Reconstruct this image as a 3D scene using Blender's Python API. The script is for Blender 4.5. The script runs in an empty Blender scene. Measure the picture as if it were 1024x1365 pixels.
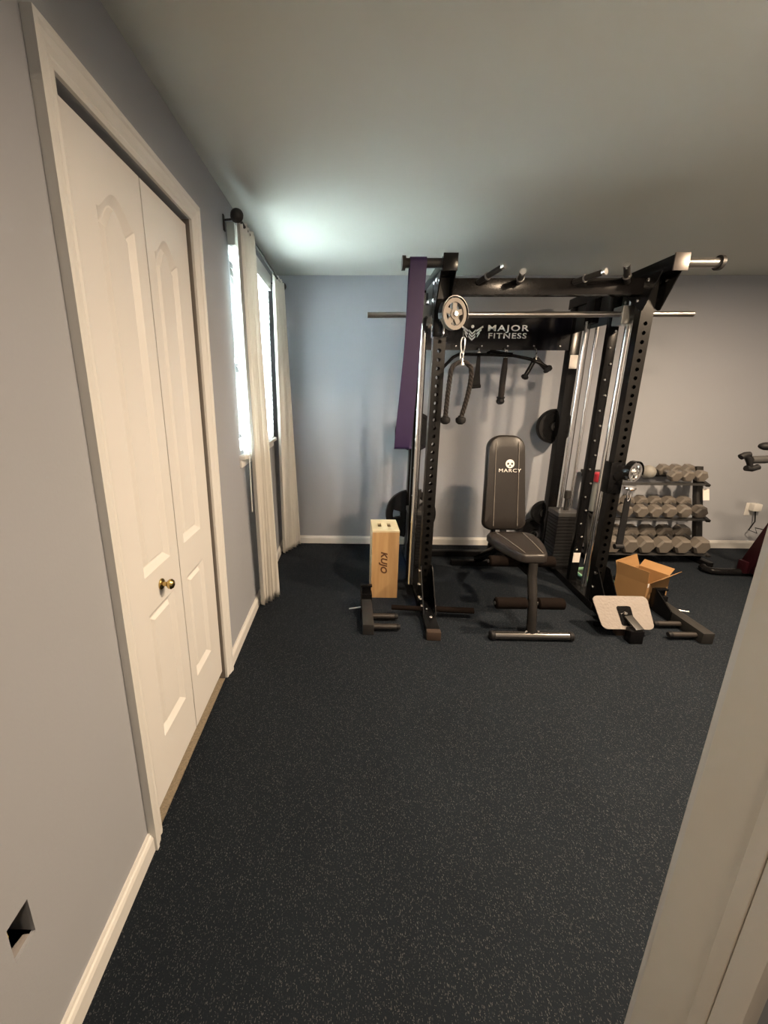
import bpy, bmesh, math, random
from mathutils import Vector, Matrix, Euler
random.seed(7)
sc = bpy.context.scene
COL = sc.collection
PI = math.pi

# ------------------------------------------------------------------ camera
FPX, PX, PY, YAW, PITCH, ROLL, CAMH = 524.5, 455.4, 656.8, -.0192, .2512, .005, 1.4166
cam = bpy.data.cameras.new('camera')
cam.sensor_fit = 'VERTICAL'; cam.sensor_height = 36; cam.lens = FPX*36/1365
cam.shift_x = (512-PX)/1365; cam.shift_y = (PY-682.5)/1365
cam.clip_start = .01
camo = bpy.data.objects.new('camera', cam); COL.objects.link(camo)
_r = Vector((math.cos(YAW), -math.sin(YAW), 0))
_f = Vector((math.sin(YAW)*math.cos(PITCH), math.cos(YAW)*math.cos(PITCH), -math.sin(PITCH)))
_u = _r.cross(_f)
r2 = _r*math.cos(ROLL)+_u*math.sin(ROLL); u2 = _u*math.cos(ROLL)-_r*math.sin(ROLL)
camo.matrix_world = Matrix(((r2.x, u2.x, -_f.x, 0), (r2.y, u2.y, -_f.y, 0), (r2.z, u2.z, -_f.z, CAMH), (0, 0, 0, 1)))
sc.camera = camo

# ------------------------------------------------------------------ world, lamps, exposure
w = bpy.data.worlds.new('World'); sc.world = w; w.use_nodes = True
bg = w.node_tree.nodes['Background']
bg.inputs[1].default_value = 68.0
# overcast sky above, darker ground below the horizon
_nt = w.node_tree; _tc = _nt.nodes.new('ShaderNodeTexCoord'); _sp = _nt.nodes.new('ShaderNodeSeparateXYZ'); _mr = _nt.nodes.new('ShaderNodeMapRange')
_mr.inputs[1].default_value = -.06; _mr.inputs[2].default_value = .06
_mx = _nt.nodes.new('ShaderNodeMix'); _mx.data_type = 'RGBA'
_mx.inputs[6].default_value = (.08, .095, .09, 1); _mx.inputs[7].default_value = (.88, .98, .98, 1)
_nt.links.new(_tc.outputs['Generated'], _sp.inputs[0]); _nt.links.new(_sp.outputs[2], _mr.inputs[0]); _nt.links.new(_mr.outputs[0], _mx.inputs[0]); _nt.links.new(_mx.outputs[2], bg.inputs[0])
sc.view_settings.view_transform = 'Standard'; sc.view_settings.look = 'None'
sc.view_settings.gamma = 1; sc.view_settings.use_curve_mapping = False
sc.view_settings.exposure = 0.74
sc.render.film_transparent = False
sc.cycles.max_bounces = 10; sc.cycles.diffuse_bounces = 6; sc.cycles.sample_clamp_indirect = 40
sc.cycles.caustics_reflective = False; sc.cycles.caustics_refractive = False
WARM = (1, .755, .52)
def area(name, loc, power, col, size, rot=(0, 0, 0), shape='DISK', spread=PI, portal=False, sy=None):
    l = bpy.data.lights.new(name, 'AREA'); l.shape = shape; l.size = size; l.energy = power; l.color = col; l.spread = spread
    if sy: l.size_y = sy
    if portal: l.cycles.is_portal = True
    o = bpy.data.objects.new(name, l); COL.objects.link(o); o.location = loc; o.rotation_euler = rot
    return o
CANS = [('ceiling_lamp_light', (1.2, 1.06, 2.325), 42, 172), ('ceiling_lamp_light', (2.5, 1.66, 2.325), 62, 178), ('ceiling_lamp_light', (3.9, 1.75, 2.325), 4, 150)]
for n, l, p, sp_ in CANS: area(n, l, p, WARM, .14, spread=math.radians(sp_))
area('hall_fill_light', (.1, -.9, 2.3), 7, WARM, .2)  # unseen fill added behind the camera to brighten the doorway jamb
area('window_portal', (-.76, 2.665, 1.60), 1, (1, 1, 1), 1.08, (0, -PI/2, 0), 'RECTANGLE', portal=True, sy=.95)

# ------------------------------------------------------------------ materials
def nmat(name):
    m = bpy.data.materials.new(name); m.use_nodes = True
    nt = m.node_tree; b = nt.nodes['Principled BSDF']
    return m, nt, b
def mat(name, col, rough=.5, metal=0, noise=0, nscale=20, bump=0, bscale=60, spec=.5, coat=0, sub=None):
    m, nt, b = nmat(name)
    b.inputs['Base Color'].default_value = (*col, 1); b.inputs['Roughness'].default_value = rough
    b.inputs['Metallic'].default_value = metal; b.inputs['Specular IOR Level'].default_value = spec
    b.inputs['Coat Weight'].default_value = coat
    tc = nt.nodes.new('ShaderNodeTexCoord')
    if noise:
        n = nt.nodes.new('ShaderNodeTexNoise'); n.inputs['Scale'].default_value = nscale; n.inputs['Detail'].default_value = 4
        nt.links.new(tc.outputs['Object'], n.inputs['Vector'])
        mx = nt.nodes.new('ShaderNodeMix'); mx.data_type = 'RGBA'
        mx.inputs[6].default_value = (*[c*(1-noise) for c in col], 1); mx.inputs[7].default_value = (*[min(1, c*(1+noise)) for c in col], 1)
        nt.links.new(n.outputs['Fac'], mx.inputs[0]); nt.links.new(mx.outputs[2], b.inputs['Base Color'])
    if bump:
        n2 = nt.nodes.new('ShaderNodeTexNoise'); n2.inputs['Scale'].default_value = bscale; n2.inputs['Detail'].default_value = 3
        nt.links.new(tc.outputs['Object'], n2.inputs['Vector'])
        bp = nt.nodes.new('ShaderNodeBump'); bp.inputs['Strength'].default_value = bump; bp.inputs['Distance'].default_value = .002
        nt.links.new(n2.outputs['Fac'], bp.inputs['Height']); nt.links.new(bp.outputs['Normal'], b.inputs['Normal'])
    return m
WALL = mat('wall_paint', (.365, .383, .42), .75, noise=.02, nscale=3, bump=.12, bscale=120, spec=.25)
CEIL = mat('ceiling_paint', (.60, .615, .575), .9, noise=.02, nscale=2, bump=.15, bscale=90, spec=.1)
WHITE = mat('white_trim_paint', (.74, .735, .71), .42, noise=.015, nscale=6)
DOORW = mat('white_door_paint', (.76, .75, .73), .45, noise=.015, nscale=5, bump=.06, bscale=40)
DARKIN = mat('closet_dark', (.06, .055, .05), .9, noise=.1)
TAN = mat('tan_carpet', (.30, .25, .18), .95, noise=.5, nscale=160, bump=.5, bscale=300)
BLACK = mat('black_powder_coat', (.006, .006, .0065), .2, noise=.1, nscale=40, bump=.03, bscale=400, spec=.2)
BLACKM = mat('matte_black_steel', (.02, .019, .018), .5, noise=.1, nscale=40)
GREYM = mat('dark_grey_steel', (.045, .045, .045), .45, noise=.1, nscale=30)
CHROME = mat('chrome', (.90, .89, .88), .2, 1, noise=.02)
STEEL = mat('brushed_steel', (.42, .41, .40), .35, 1, noise=.08, nscale=60)
SILVER = mat('silver_aluminium_pulley', (.21, .19, .17), .5, .4, noise=.04)
RUBBER = mat('black_rubber', (.009, .009, .010), .6, noise=.15, nscale=50, bump=.1, spec=.25)
FOAM = mat('dark_brown_foam', (.008, .0055, .0045), .9, noise=.2, nscale=90, bump=.3, bscale=200, spec=.08)
VINYL = mat('dark_vinyl', (.019, .016, .0145), .38, noise=.12, nscale=30, bump=.25, bscale=160, spec=.4)
STITCH = mat('grey_stitching', (.22, .2, .18), .7, noise=.1)
INK = mat('white_print', (.82, .80, .77), .6, noise=.02)
DINK = mat('dark_print', (.10, .04, .014), .7, noise=.1)
PURPLE = mat('purple_latex', (.030, .015, .072), .5, noise=.12, nscale=12)
ROPE = mat('black_brown_rope', (.016, .012, .0105), .85, noise=.4, nscale=120, bump=.6, bscale=200)
GREYHEX = mat('grey_cast_iron', (.16, .143, .124), .42, noise=.14, nscale=25, bump=.15, bscale=120)
BALLG = mat('grey_rubber_ball', (.26, .25, .225), .6, noise=.05)
CARD = mat('cardboard', (.32, .18, .07), .85, noise=.1, nscale=14, bump=.08)
RED = mat('red_plastic', (.52, .035, .055), .35, noise=.05)
GREYP = mat('grey_plastic', (.20, .21, .20), .4, noise=.1)
GREEN = mat('pale_green_plastic', (.30, .56, .36), .4, noise=.05)
MAROON = mat('maroon_paint', (.018, .003, .005), .3, noise=.1, spec=.5)
BRASS = mat('aged_brass', (.50, .36, .14), .22, 1, noise=.1)
SLAT = mat('blind_slat', (.80, .82, .82), .5, noise=.01)
LABELW = mat('white_sticker', (.78, .74, .70), .5, noise=.03)
NAVY = mat('navy_box_plastic', (.012, .018, .035), .5, noise=.1)
YELLOW = mat('yellow_wire', (.42, .32, .06), .5, noise=.05)
TANW = mat('ragged_plaster', (.30, .28, .27), .9, noise=.3, nscale=50)
BIND = mat('cast_grey_plate', (.022, .022, .022), .55, noise=.2)

def trans_mix(m, fac, col):
    nt = m.node_tree; b = nt.nodes['Principled BSDF']; out = nt.nodes['Material Output']
    t = nt.nodes.new('ShaderNodeBsdfTranslucent'); t.inputs[0].default_value = (*col, 1)
    mx = nt.nodes.new('ShaderNodeMixShader'); mx.inputs[0].default_value = fac
    nt.links.new(b.outputs[0], mx.inputs[1]); nt.links.new(t.outputs[0], mx.inputs[2]); nt.links.new(mx.outputs[0], out.inputs[0])
trans_mix(SLAT, .75, (.88, .9, .9))
CURT = mat('sheer_cream_fabric', (.82, .80, .75), .85, noise=.04, nscale=80, bump=.1, bscale=500, spec=.1)
trans_mix(CURT, .22, (.8, .79, .75))
def wood_mat():
    m, nt, b = nmat('birch_plywood'); b.inputs['Roughness'].default_value = .5
    tc = nt.nodes.new('ShaderNodeTexCoord'); mp = nt.nodes.new('ShaderNodeMapping'); mp.inputs['Scale'].default_value = (18, 18, 1.2)
    n = nt.nodes.new('ShaderNodeTexNoise'); n.inputs['Scale'].default_value = 2.2; n.inputs['Detail'].default_value = 6
    cr = nt.nodes.new('ShaderNodeValToRGB'); cr.color_ramp.elements[0].position = .3; cr.color_ramp.elements[1].position = .7
    cr.color_ramp.elements[0].color = (.45, .27, .12, 1); cr.color_ramp.elements[1].color = (.57, .37, .18, 1)
    L = nt.links.new; L(tc.outputs['Object'], mp.inputs[0]); L(mp.outputs[0], n.inputs['Vector']); L(n.outputs['Fac'], cr.inputs[0]); L(cr.outputs[0], b.inputs['Base Color'])
    return m
WOOD = wood_mat()
WOODE = mat('pale_plywood_edge', (.66, .56, .36), .6, noise=.08, nscale=40)
def floor_mat():
    m, nt, b = nmat('flecked_rubber_floor'); L = nt.links.new; N = nt.nodes.new
    b.inputs['Roughness'].default_value = .8; b.inputs['Specular IOR Level'].default_value = .12
    tc = N('ShaderNodeTexCoord')
    def flecks(scale, sx, sy, thr, rot):
        mp = N('ShaderNodeMapping'); mp.inputs['Scale'].default_value = (sx, sy, 1); mp.inputs['Rotation'].default_value = (0, 0, rot)
        v = N('ShaderNodeTexVoronoi'); v.inputs['Scale'].default_value = scale; v.inputs['Randomness'].default_value = 1
        L(tc.outputs['Object'], mp.inputs[0]); L(mp.outputs[0], v.inputs['Vector'])
        sep = N('ShaderNodeSeparateColor'); L(v.outputs['Color'], sep.inputs[0])
        gt = N('ShaderNodeMath'); gt.operation = 'GREATER_THAN'; gt.inputs[1].default_value = thr; L(sep.outputs[0], gt.inputs[0])
        lt = N('ShaderNodeMath'); lt.operation = 'LESS_THAN'; lt.inputs[1].default_value = .42; L(v.outputs['Distance'], lt.inputs[0])
        mu = N('ShaderNodeMath'); mu.operation = 'MULTIPLY'; L(gt.outputs[0], mu.inputs[0]); L(lt.outputs[0], mu.inputs[1])
        vr = N('ShaderNodeMath'); vr.operation = 'MULTIPLY'; L(mu.outputs[0], vr.inputs[0]); L(sep.outputs[1], vr.inputs[1])
        return vr
    f1 = flecks(340, 1.5, .5, .78, .12); f2 = flecks(380, .9, 1.3, .87, .5)
    mxm = N('ShaderNodeMath'); mxm.operation = 'MAXIMUM'; L(f1.outputs[0], mxm.inputs[0]); L(f2.outputs[0], mxm.inputs[1])
    n = N('ShaderNodeTexNoise'); n.inputs['Scale'].default_value = 3; n.inputs['Detail'].default_value = 5; L(tc.outputs['Object'], n.inputs['Vector'])
    base = N('ShaderNodeMix'); base.data_type = 'RGBA'; base.inputs[6].default_value = (.0062, .0092, .0138, 1); base.inputs[7].default_value = (.0108, .0152, .0212, 1); L(n.outputs['Fac'], base.inputs[0])
    mx = N('ShaderNodeMix'); mx.data_type = 'RGBA'; mx.inputs[7].default_value = (.095, .098, .104, 1); L(base.outputs[2], mx.inputs[6]); L(mxm.outputs[0], mx.inputs[0])
    L(mx.outputs[2], b.inputs['Base Color'])
    n2 = N('ShaderNodeTexNoise'); n2.inputs['Scale'].default_value = 260; L(tc.outputs['Object'], n2.inputs['Vector'])
    bp = N('ShaderNodeBump'); bp.inputs['Strength'].default_value = .5; bp.inputs['Distance'].default_value = .003; L(n2.outputs['Fac'], bp.inputs['Height']); L(bp.outputs[0], b.inputs['Normal'])
    return m
FLOOR = floor_mat()
def glass_mat():
    m = bpy.data.materials.new('window_glass'); m.use_nodes = True; nt = m.node_tree; nt.nodes.remove(nt.nodes['Principled BSDF'])
    t = nt.nodes.new('ShaderNodeBsdfTransparent'); g = nt.nodes.new('ShaderNodeBsdfGlossy'); g.inputs['Roughness'].default_value = .02
    fr = nt.nodes.new('ShaderNodeFresnel'); mx = nt.nodes.new('ShaderNodeMixShader')
    nt.links.new(fr.outputs[0], mx.inputs[0]); nt.links.new(t.outputs[0], mx.inputs[1]); nt.links.new(g.outputs[0], mx.inputs[2]); nt.links.new(mx.outputs[0], nt.nodes['Material Output'].inputs[0])
    return m
GLASS = glass_mat()
def clear_mat():
    m, nt, b = nmat('clear_plastic'); out = nt.nodes['Material Output']
    b.inputs['Base Color'].default_value = (.35, .36, .33, 1); b.inputs['Roughness'].default_value = .15
    t = nt.nodes.new('ShaderNodeBsdfTransparent'); mx = nt.nodes.new('ShaderNodeMixShader'); mx.inputs[0].default_value = .6
    nt.links.new(b.outputs[0], mx.inputs[1]); nt.links.new(t.outputs[0], mx.inputs[2]); nt.links.new(mx.outputs[0], out.inputs[0])
    return m
CLEAR = clear_mat()
def plate_tex():
    m = mat('textured_silver_grip', (.235, .21, .192), .65, .0, noise=.05)
    nt = m.node_tree; v = nt.nodes.new('ShaderNodeTexVoronoi'); v.inputs['Scale'].default_value = 70
    tc = nt.nodes.new('ShaderNodeTexCoord'); bp = nt.nodes.new('ShaderNodeBump'); bp.inputs['Strength'].default_value = .6; bp.inputs['Distance'].default_value = .003
    nt.links.new(tc.outputs['Object'], v.inputs['Vector']); nt.links.new(v.outputs['Distance'], bp.inputs['Height']); nt.links.new(bp.outputs[0], nt.nodes['Principled BSDF'].inputs['Normal'])
    return m
GRIPTEX = plate_tex()
def emis(name, col, s):
    m, nt, b = nmat(name); b.inputs['Emission Color'].default_value = (*col, 1); b.inputs['Emission Strength'].default_value = s; return m
LENS = emis('lamp_lens', WARM, 6)

# ------------------------------------------------------------------ mesh helpers (all in world metres)
class B:
    def __init__(s): s.m = bmesh.new()
    def box(s, x0, x1, y0, y1, z0, z1, bev=0, rot=None, piv=None):
        r = bmesh.ops.create_cube(s.m, size=1); vs = r['verts']
        c = Vector(((x0+x1)/2, (y0+y1)/2, (z0+z1)/2)); d = (x1-x0, y1-y0, z1-z0)
        for v in vs: v.co = Vector((v.co.x*d[0], v.co.y*d[1], v.co.z*d[2]))
        if bev:
            es = list({e for v in vs for e in v.link_edges})
            rr = bmesh.ops.bevel(s.m, geom=es, offset=bev, segments=2, profile=.6, affect='EDGES')
            vs = list({v for f in rr['faces'] for v in f.verts} | {v for v in vs if v.is_valid})
        p = Vector(piv) - c if piv else Vector((0, 0, 0))
        for v in vs:
            q = v.co - p
            if rot: q = Euler(rot).to_matrix() @ q
            v.co = q + p + c
        return s
    def obox(s, p0, p1, wx, wz, up=(0, 0, 1), bev=0):       # bar of rectangular section from p0 to p1
        p0 = Vector(p0); p1 = Vector(p1); d = (p1-p0); L = d.length; d.normalize()
        a = d.cross(Vector(up)); a.normalize(); b = a.cross(d)
        r = bmesh.ops.create_cube(s.m, size=1); vs = r['verts']
        for v in vs: v.co = Vector((v.co.x*wx, v.co.y*L, v.co.z*wz))
        if bev:
            es = list({e for v in vs for e in v.link_edges})
            rr = bmesh.ops.bevel(s.m, geom=es, offset=bev, segments=2, profile=.6, affect='EDGES')
            vs = list({v for f in rr['faces'] for v in f.verts} | {v for v in vs if v.is_valid})
        c = (p0+p1)/2
        for v in vs: v.co = c + a*v.co.x + d*v.co.y + b*v.co.z
        return s
    def cyl(s, p0, p1, r, seg=16, r2=None):
        return s.lathe(p0, p1, [(0, r), (1, r2 if r2 is not None else r)], seg)
    def lathe(s, p0, p1, prof, seg=20, cap=True, hexrot=0):  # prof: (fraction along p0->p1, radius)
        p0 = Vector(p0); p1 = Vector(p1); d = p1-p0; n = d.normalized()
        a = n.orthogonal().normalized()
        if abs(n.z) < .99: a = n.cross(Vector((0, 0, 1))).normalized()
        b = n.cross(a); rings = []
        for t, r in prof:
            rings.append([s.m.verts.new(p0+d*t+(a*math.cos(2*PI*k/seg+hexrot)+b*math.sin(2*PI*k/seg+hexrot))*max(r, 1e-5)) for k in range(seg)])
        for A, C in zip(rings, rings[1:]):
            for k in range(seg): s.m.faces.new((A[k], A[(k+1) % seg], C[(k+1) % seg], C[k]))
        if cap: s.m.faces.new(rings[0][::-1]); s.m.faces.new(rings[-1])
        return s
    def tube(s, pts, r, seg=10, closed=False):
        pts = [Vector(p) for p in pts]; n = len(pts); rings = []; ref = None
        for i, p in enumerate(pts):
            if closed: t = (pts[(i+1) % n]-pts[i-1])
            else: t = (pts[min(i+1, n-1)]-pts[max(i-1, 0)])
            t.normalize()
            if ref is None: ref = t.orthogonal().normalized()
            ref = (ref - t*ref.dot(t)).normalized(); b = t.cross(ref)
            rr = r[i] if isinstance(r, (list, tuple)) else r
            rings.append([s.m.verts.new(p+(ref*math.cos(2*PI*k/seg)+b*math.sin(2*PI*k/seg))*rr) for k in range(seg)])
        prs = list(zip(rings, rings[1:])) + ([(rings[-1], rings[0])] if closed else [])
        for A, C in prs:
            for k in range(seg): s.m.faces.new((A[k], A[(k+1) % seg], C[(k+1) % seg], C[k]))
        if not closed: s.m.faces.new(rings[0][::-1]); s.m.faces.new(rings[-1])
        return s
    def sphere(s, c, r, sx=1, sy=1, sz=1, seg=20):
        rr = bmesh.ops.create_uvsphere(s.m, u_segments=seg, v_segments=seg//2, radius=r)
        for v in rr['verts']: v.co = Vector((v.co.x*sx, v.co.y*sy, v.co.z*sz))+Vector(c)
        return s
    def prism(s, poly, off):                                  # poly: list of 3D points, extruded by vector off
        off = Vector(off); a = [s.m.verts.new(Vector(p)) for p in poly]; b = [s.m.verts.new(Vector(p)+off) for p in poly]
        n = len(a); s.m.faces.new(a[::-1]); s.m.faces.new(b)
        for k in range(n): s.m.faces.new((a[k], a[(k+1) % n], b[(k+1) % n], b[k]))
        return s
    def quad(s, *p): s.m.faces.new([s.m.verts.new(Vector(q)) for q in p]); return s
    def build(s, name, mt, parent=None, origin=None, smooth=True, recalc=True):
        if recalc: bmesh.ops.recalc_face_normals(s.m, faces=s.m.faces)
        me = bpy.data.meshes.new(name)
        if parent is not None: org = wpos(parent)
        else:
            if origin is None:
                xs = [v.co.x for v in s.m.verts]; ys = [v.co.y for v in s.m.verts]; zs = [v.co.z for v in s.m.verts]
                origin = ((min(xs)+max(xs))/2, (min(ys)+max(ys))/2, min(zs))
            org = Vector(origin)
        for v in s.m.verts: v.co -= org
        s.m.to_mesh(me); s.m.free()
        me.materials.append(mt)
        if smooth:
            for p in me.polygons: p.use_smooth = True
            me.set_sharp_from_angle(angle=math.radians(35))
        o = bpy.data.objects.new(name, me); COL.objects.link(o)
        if parent is not None: o.parent = parent
        else: o.location = org
        return o
def wpos(o):
    p = Vector(o.location)
    while o.parent: o = o.parent; p += o.location
    return p
def thing(name, label, cat, loc, group=None):
    o = bpy.data.objects.new(name, None); COL.objects.link(o); o.location = loc; o.empty_display_size = .05
    o['label'] = label; o['category'] = cat
    if group: o['group'] = group
    return o
def tag(o, label, cat, group=None):
    o['label'] = label; o['category'] = cat
    if group: o['group'] = group
    return o
def struct(o, label=None):
    o['kind'] = 'structure'
    if label: o['label'] = label
    return o
def stuff(o): o['kind'] = 'stuff'; return o
def dup(root, loc, scale=1, label=None, rotz=None):
    r = root.copy(); COL.objects.link(r); r.location = loc; r.scale = (scale,)*3
    if rotz is not None: r.rotation_euler.z = rotz
    if label: r['label'] = label
    for ch in list(root.children):
        c = ch.copy(); COL.objects.link(c); c.parent = r
        for g in list(ch.children):
            d = g.copy(); COL.objects.link(d); d.parent = c
    return r
def text_part(txt, mt, parent, size, mtx, sx=1, bold=0, name='lettering', ext=.0006, shear=0, spacing=1):
    cu = bpy.data.curves.new('text', 'FONT'); cu.body = txt; cu.size = size; cu.align_x = 'CENTER'; cu.align_y = 'CENTER'
    cu.extrude = ext; cu.offset = bold; cu.shear = shear; cu.space_character = spacing; cu.resolution_u = 3
    to = bpy.data.objects.new('text', cu); COL.objects.link(to)
    me = bpy.data.meshes.new_from_object(to.evaluated_get(bpy.context.evaluated_depsgraph_get()))
    bpy.data.objects.remove(to); me.name = name
    M = Matrix.Translation(-wpos(parent)) @ mtx @ Matrix.Diagonal((sx, 1, 1, 1))
    me.transform(M); me.materials.clear(); me.materials.append(mt)
    o = bpy.data.objects.new(name, me); COL.objects.link(o); o.parent = parent
    return o

# ------------------------------------------------------------------ the room
WX, D, H, RX, FY = -.62, 3.565, 2.34, 5.3, .44
def grid_wall(name, holes, u0, u1, v0, v1, x, th, mt):
    """wall in the plane X=x (front), th thick towards -X, with rectangular openings (u along Y, v along Z)"""
    us = sorted({u0, u1, *[h[0] for h in holes], *[h[1] for h in holes]}); vs = sorted({v0, v1, *[h[2] for h in holes], *[h[3] for h in holes]})
    b = B(); solid = {}
    for i in range(len(us)-1):
        for j in range(len(vs)-1):
            cu, cv = (us[i]+us[i+1])/2, (vs[j]+vs[j+1])/2
            solid[i, j] = not any(h[0] < cu < h[1] and h[2] < cv < h[3] for h in holes)
    for (i, j), sd in solid.items():
        if not sd: continue
        a, c, d, e = us[i], us[i+1], vs[j], vs[j+1]
        b.quad((x, a, d), (x, c, d), (x, c, e), (x, a, e)); b.quad((x-th, a, d), (x-th, a, e), (x-th, c, e), (x-th, c, d))
        for di, dj, q in ((-1, 0, ((a, d), (a, e))), (1, 0, ((c, e), (c, d))), (0, -1, ((c, d), (a, d))), (0, 1, ((a, e), (c, e)))):
            if not solid.get((i+di, j+dj), False):
                (p, r), (s_, t) = q; b.quad((x, p, r), (x, s_, t), (x-th, s_, t), (x-th, p, r))
    bmesh.ops.remove_doubles(b.m, verts=b.m.verts, dist=1e-5)
    return struct(b.build(name, mt, smooth=False))
CY0, CY1, CZ = .98, 1.70, 2.05          # closet opening
WY0, WY1, WZ0, WZ1 = 2.215, 3.115, 1.085, 2.175   # window opening
HOLE = (.486, .534, .368, .455)
grid_wall('wall_left', [(CY0, CY1, 0, CZ), (WY0, WY1, WZ0, WZ1), HOLE], -1.7, D, 0, H, WX, .12, WALL)
struct(B().box(WX-.12, RX+.1, D, D+.1, 0, H).build('wall_back', WALL, smooth=False))
struct(B().box(RX, RX+.1, FY-.1, D, 0, H).build('wall_right', WALL, smooth=False))
struct(B().box(.515, RX, .33, FY, 0, H).build('wall_front', WALL, smooth=False))
struct(B().box(WX, .515, .33, FY, 2.1, H).build('wall_front_header', WALL, smooth=False))
struct(B().box(1.0, 1.1, -1.7, .33, 0, H).build('wall_hall_right', WALL, smooth=False))
struct(B().box(WX-.12, 1.1, -1.8, -1.7, 0, H).build('wall_hall_end', WALL, smooth=False))
struct(B().box(WX-.12, RX+.1, -1.8, D+.1, H, H+.1).build('ceiling', CEIL, smooth=False))
struct(B().box(WX, RX+.1, .36, D+.1, -.1, 0).build('floor', FLOOR, smooth=False))
struct(B().box(WX-.12, 1.1, -1.8, .36, -.1, -.004).build('floor_hall', mat('hall_floor', (.09, .06, .045), .6, noise=.2), smooth=False))
# closet cavity
struct(B().box(WX-.75, WX, .93, 1.78, -.1, -.003).build('floor_closet', TAN, smooth=False))
b = B()
b.box(WX-.80, WX-.75, .88, 1.83, 0, 2.3).box(WX-.75, WX-.12, .88, .93, 0, 2.3).box(WX-.75, WX-.12, 1.78, 1.83, 0, 2.3).box(WX-.75, WX-.12, .93, 1.78, 2.25, 2.3)
struct(b.build('wall_closet', DARKIN, smooth=False))

def baseboard(name, p0, p1, nrm):
    p0 = Vector(p0); n = Vector(nrm); t = Vector(p1)-p0
    prof = [(0, 0), (.016, 0), (.016, .052), (.012, .062), (.008, .066), (.006, .074), (0, .074)]
    return struct(B().prism([p0+n*a+Vector((0, 0, z)) for a, z in prof], t).build(name, WHITE, smooth=False))
baseboard('baseboard_left', (WX, -1.7, 0), (WX, CY0-.062, 0), (1, 0, 0))
baseboard('baseboard_left_far', (WX, CY1+.062, 0), (WX, D-.016, 0), (1, 0, 0))
baseboard('baseboard_back', (WX, D, 0), (RX, D, 0), (0, -1, 0))
baseboard('baseboard_right', (RX, FY, 0), (RX, D-.016, 0), (-1, 0, 0))

# closet casing: moulded profile, mitred
def casing(name, y0, y1, z1, wd, x, mt):
    prof = [(0, .010), (.010, .014), (.018, .012), (.030, .018), (.044, .020), (.050, .024), (wd, .024), (wd, 0), (0, 0)]   # (distance from opening, thickness)
    b = B(); P = []
    for d, t in prof:
        P.append([Vector((x+t, y0-d, 0)), Vector((x+t, y0-d, z1+d)), Vector((x+t, y1+d, z1+d)), Vector((x+t, y1+d, 0))])
    V = [[b.m.verts.new(q) for q in row] for row in P]; n = len(V)
    for i in range(n):
        for k in range(3): b.m.faces.new((V[i][k], V[(i+1) % n][k], V[(i+1) % n][k+1], V[i][k+1]))
    b.m.faces.new([V[i][0] for i in range(n)]); b.m.faces.new([V[i][3] for i in range(n)][::-1])
    return struct(b.build(name, mt, smooth=False))
casing('trim_1', CY0, CY1, CZ, .062, WX, WHITE)

# bifold closet door: two moulded leaves with arched upper panel and square lower panel
door = thing('door_1', 'white bifold closet door with two arched-panel leaves', 'door', (WX, (CY0+CY1)/2, 0)); door['kind'] = 'structure'
del door['category']
def leaf(y0, y1, z0, z1, x, pan):
    b = B()
    def loop(pts, dx): return [b.m.verts.new(Vector((x+dx, y, z))) for y, z in pts]
    def ring(A, C):
        n = len(A)
        for k in range(n): b.m.faces.new((A[k], A[(k+1) % n], C[(k+1) % n], C[k]))
    def edges(vs): return [b.m.edges.new((vs[k], vs[(k+1) % len(vs)])) for k in range(len(vs))]
    outer = loop([(y0, z0), (y1, z0), (y1, z1), (y0, z1)], 0)
    def q(*p): b.m.faces.new([b.m.verts.new(Vector((x, y, z))) for y, z in p])
    def outline(P, ins):
        a, c, d, e, arch = P; A, C, D_, E_ = a+ins, c-ins, d+ins, e-ins
        pts = [(A, D_), (C, D_)]; N = 20
        for k in range(N+1):
            t = k/N; s_ = abs(2*t-1)
            bump = 0 if (not arch or s_ > .92) else arch*(.5+.5*math.cos(PI*(s_/.92)))**.7
            pts.append((C+(A-C)*t, E_+bump))
        return pts
    P1, P2 = pan; A, C = P1[0], P1[1]
    q((y0, z0), (A, z0), (A, z1), (y0, z1)); q((C, z0), (y1, z0), (y1, z1), (C, z1))
    q((A, z0), (C, z0), (C, P2[2]), (A, P2[2])); q((A, P2[3]), (C, P2[3]), (C, P1[2]), (A, P1[2]))
    top = outline(P1, 0)[2:]
    for (ya, za), (yc, zc) in zip(top, top[1:]): q((ya, za), (ya, z1), (yc, z1), (yc, zc))
    for P in pan:
        l0 = loop(outline(P, 0), 0); l1 = loop(outline(P, .023), -.015); l2 = loop(outline(P, .027), -.015); l3 = loop(outline(P, .037), -.005)
        ring(l0, l1); ring(l1, l2); ring(l2, l3)
        cv = b.m.verts.new(Vector((x-.005, (P[0]+P[1])/2, (P[2]+P[3])/2)))
        for k in range(len(l3)): b.m.faces.new((l3[k], l3[(k+1) % len(l3)], cv))
    back = loop([(y0, z0), (y1, z0), (y1, z1), (y0, z1)], -.034)
    ring(outer, back); b.m.faces.new(back)
    return b.build('door_leaf', DOORW, door, smooth=False)
LX = WX-.012
lf = leaf(.988, 1.347, .045, 2.030, LX, [(1.105, 1.285, .85, 1.862, .055), (1.105, 1.285, .25, .72, 0)])
lf2 = leaf(1.352, 1.690, .045, 2.030, LX, [(1.405, 1.575, .85, 1.852, .055), (1.405, 1.575, .25, .712, 0)])
kn = B().lathe((LX, 1.20, .784), (LX+.046, 1.20, .784), [(0, .019), (.08, .019), (.16, .015), (.2, .008), (.42, .007), (.5, .012), (.62, .0165), (.78, .0175), (.92, .013), (1, .004)], 20).build('door_knob', BRASS, lf)
kn['label'] = 'round aged brass knob'
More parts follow.
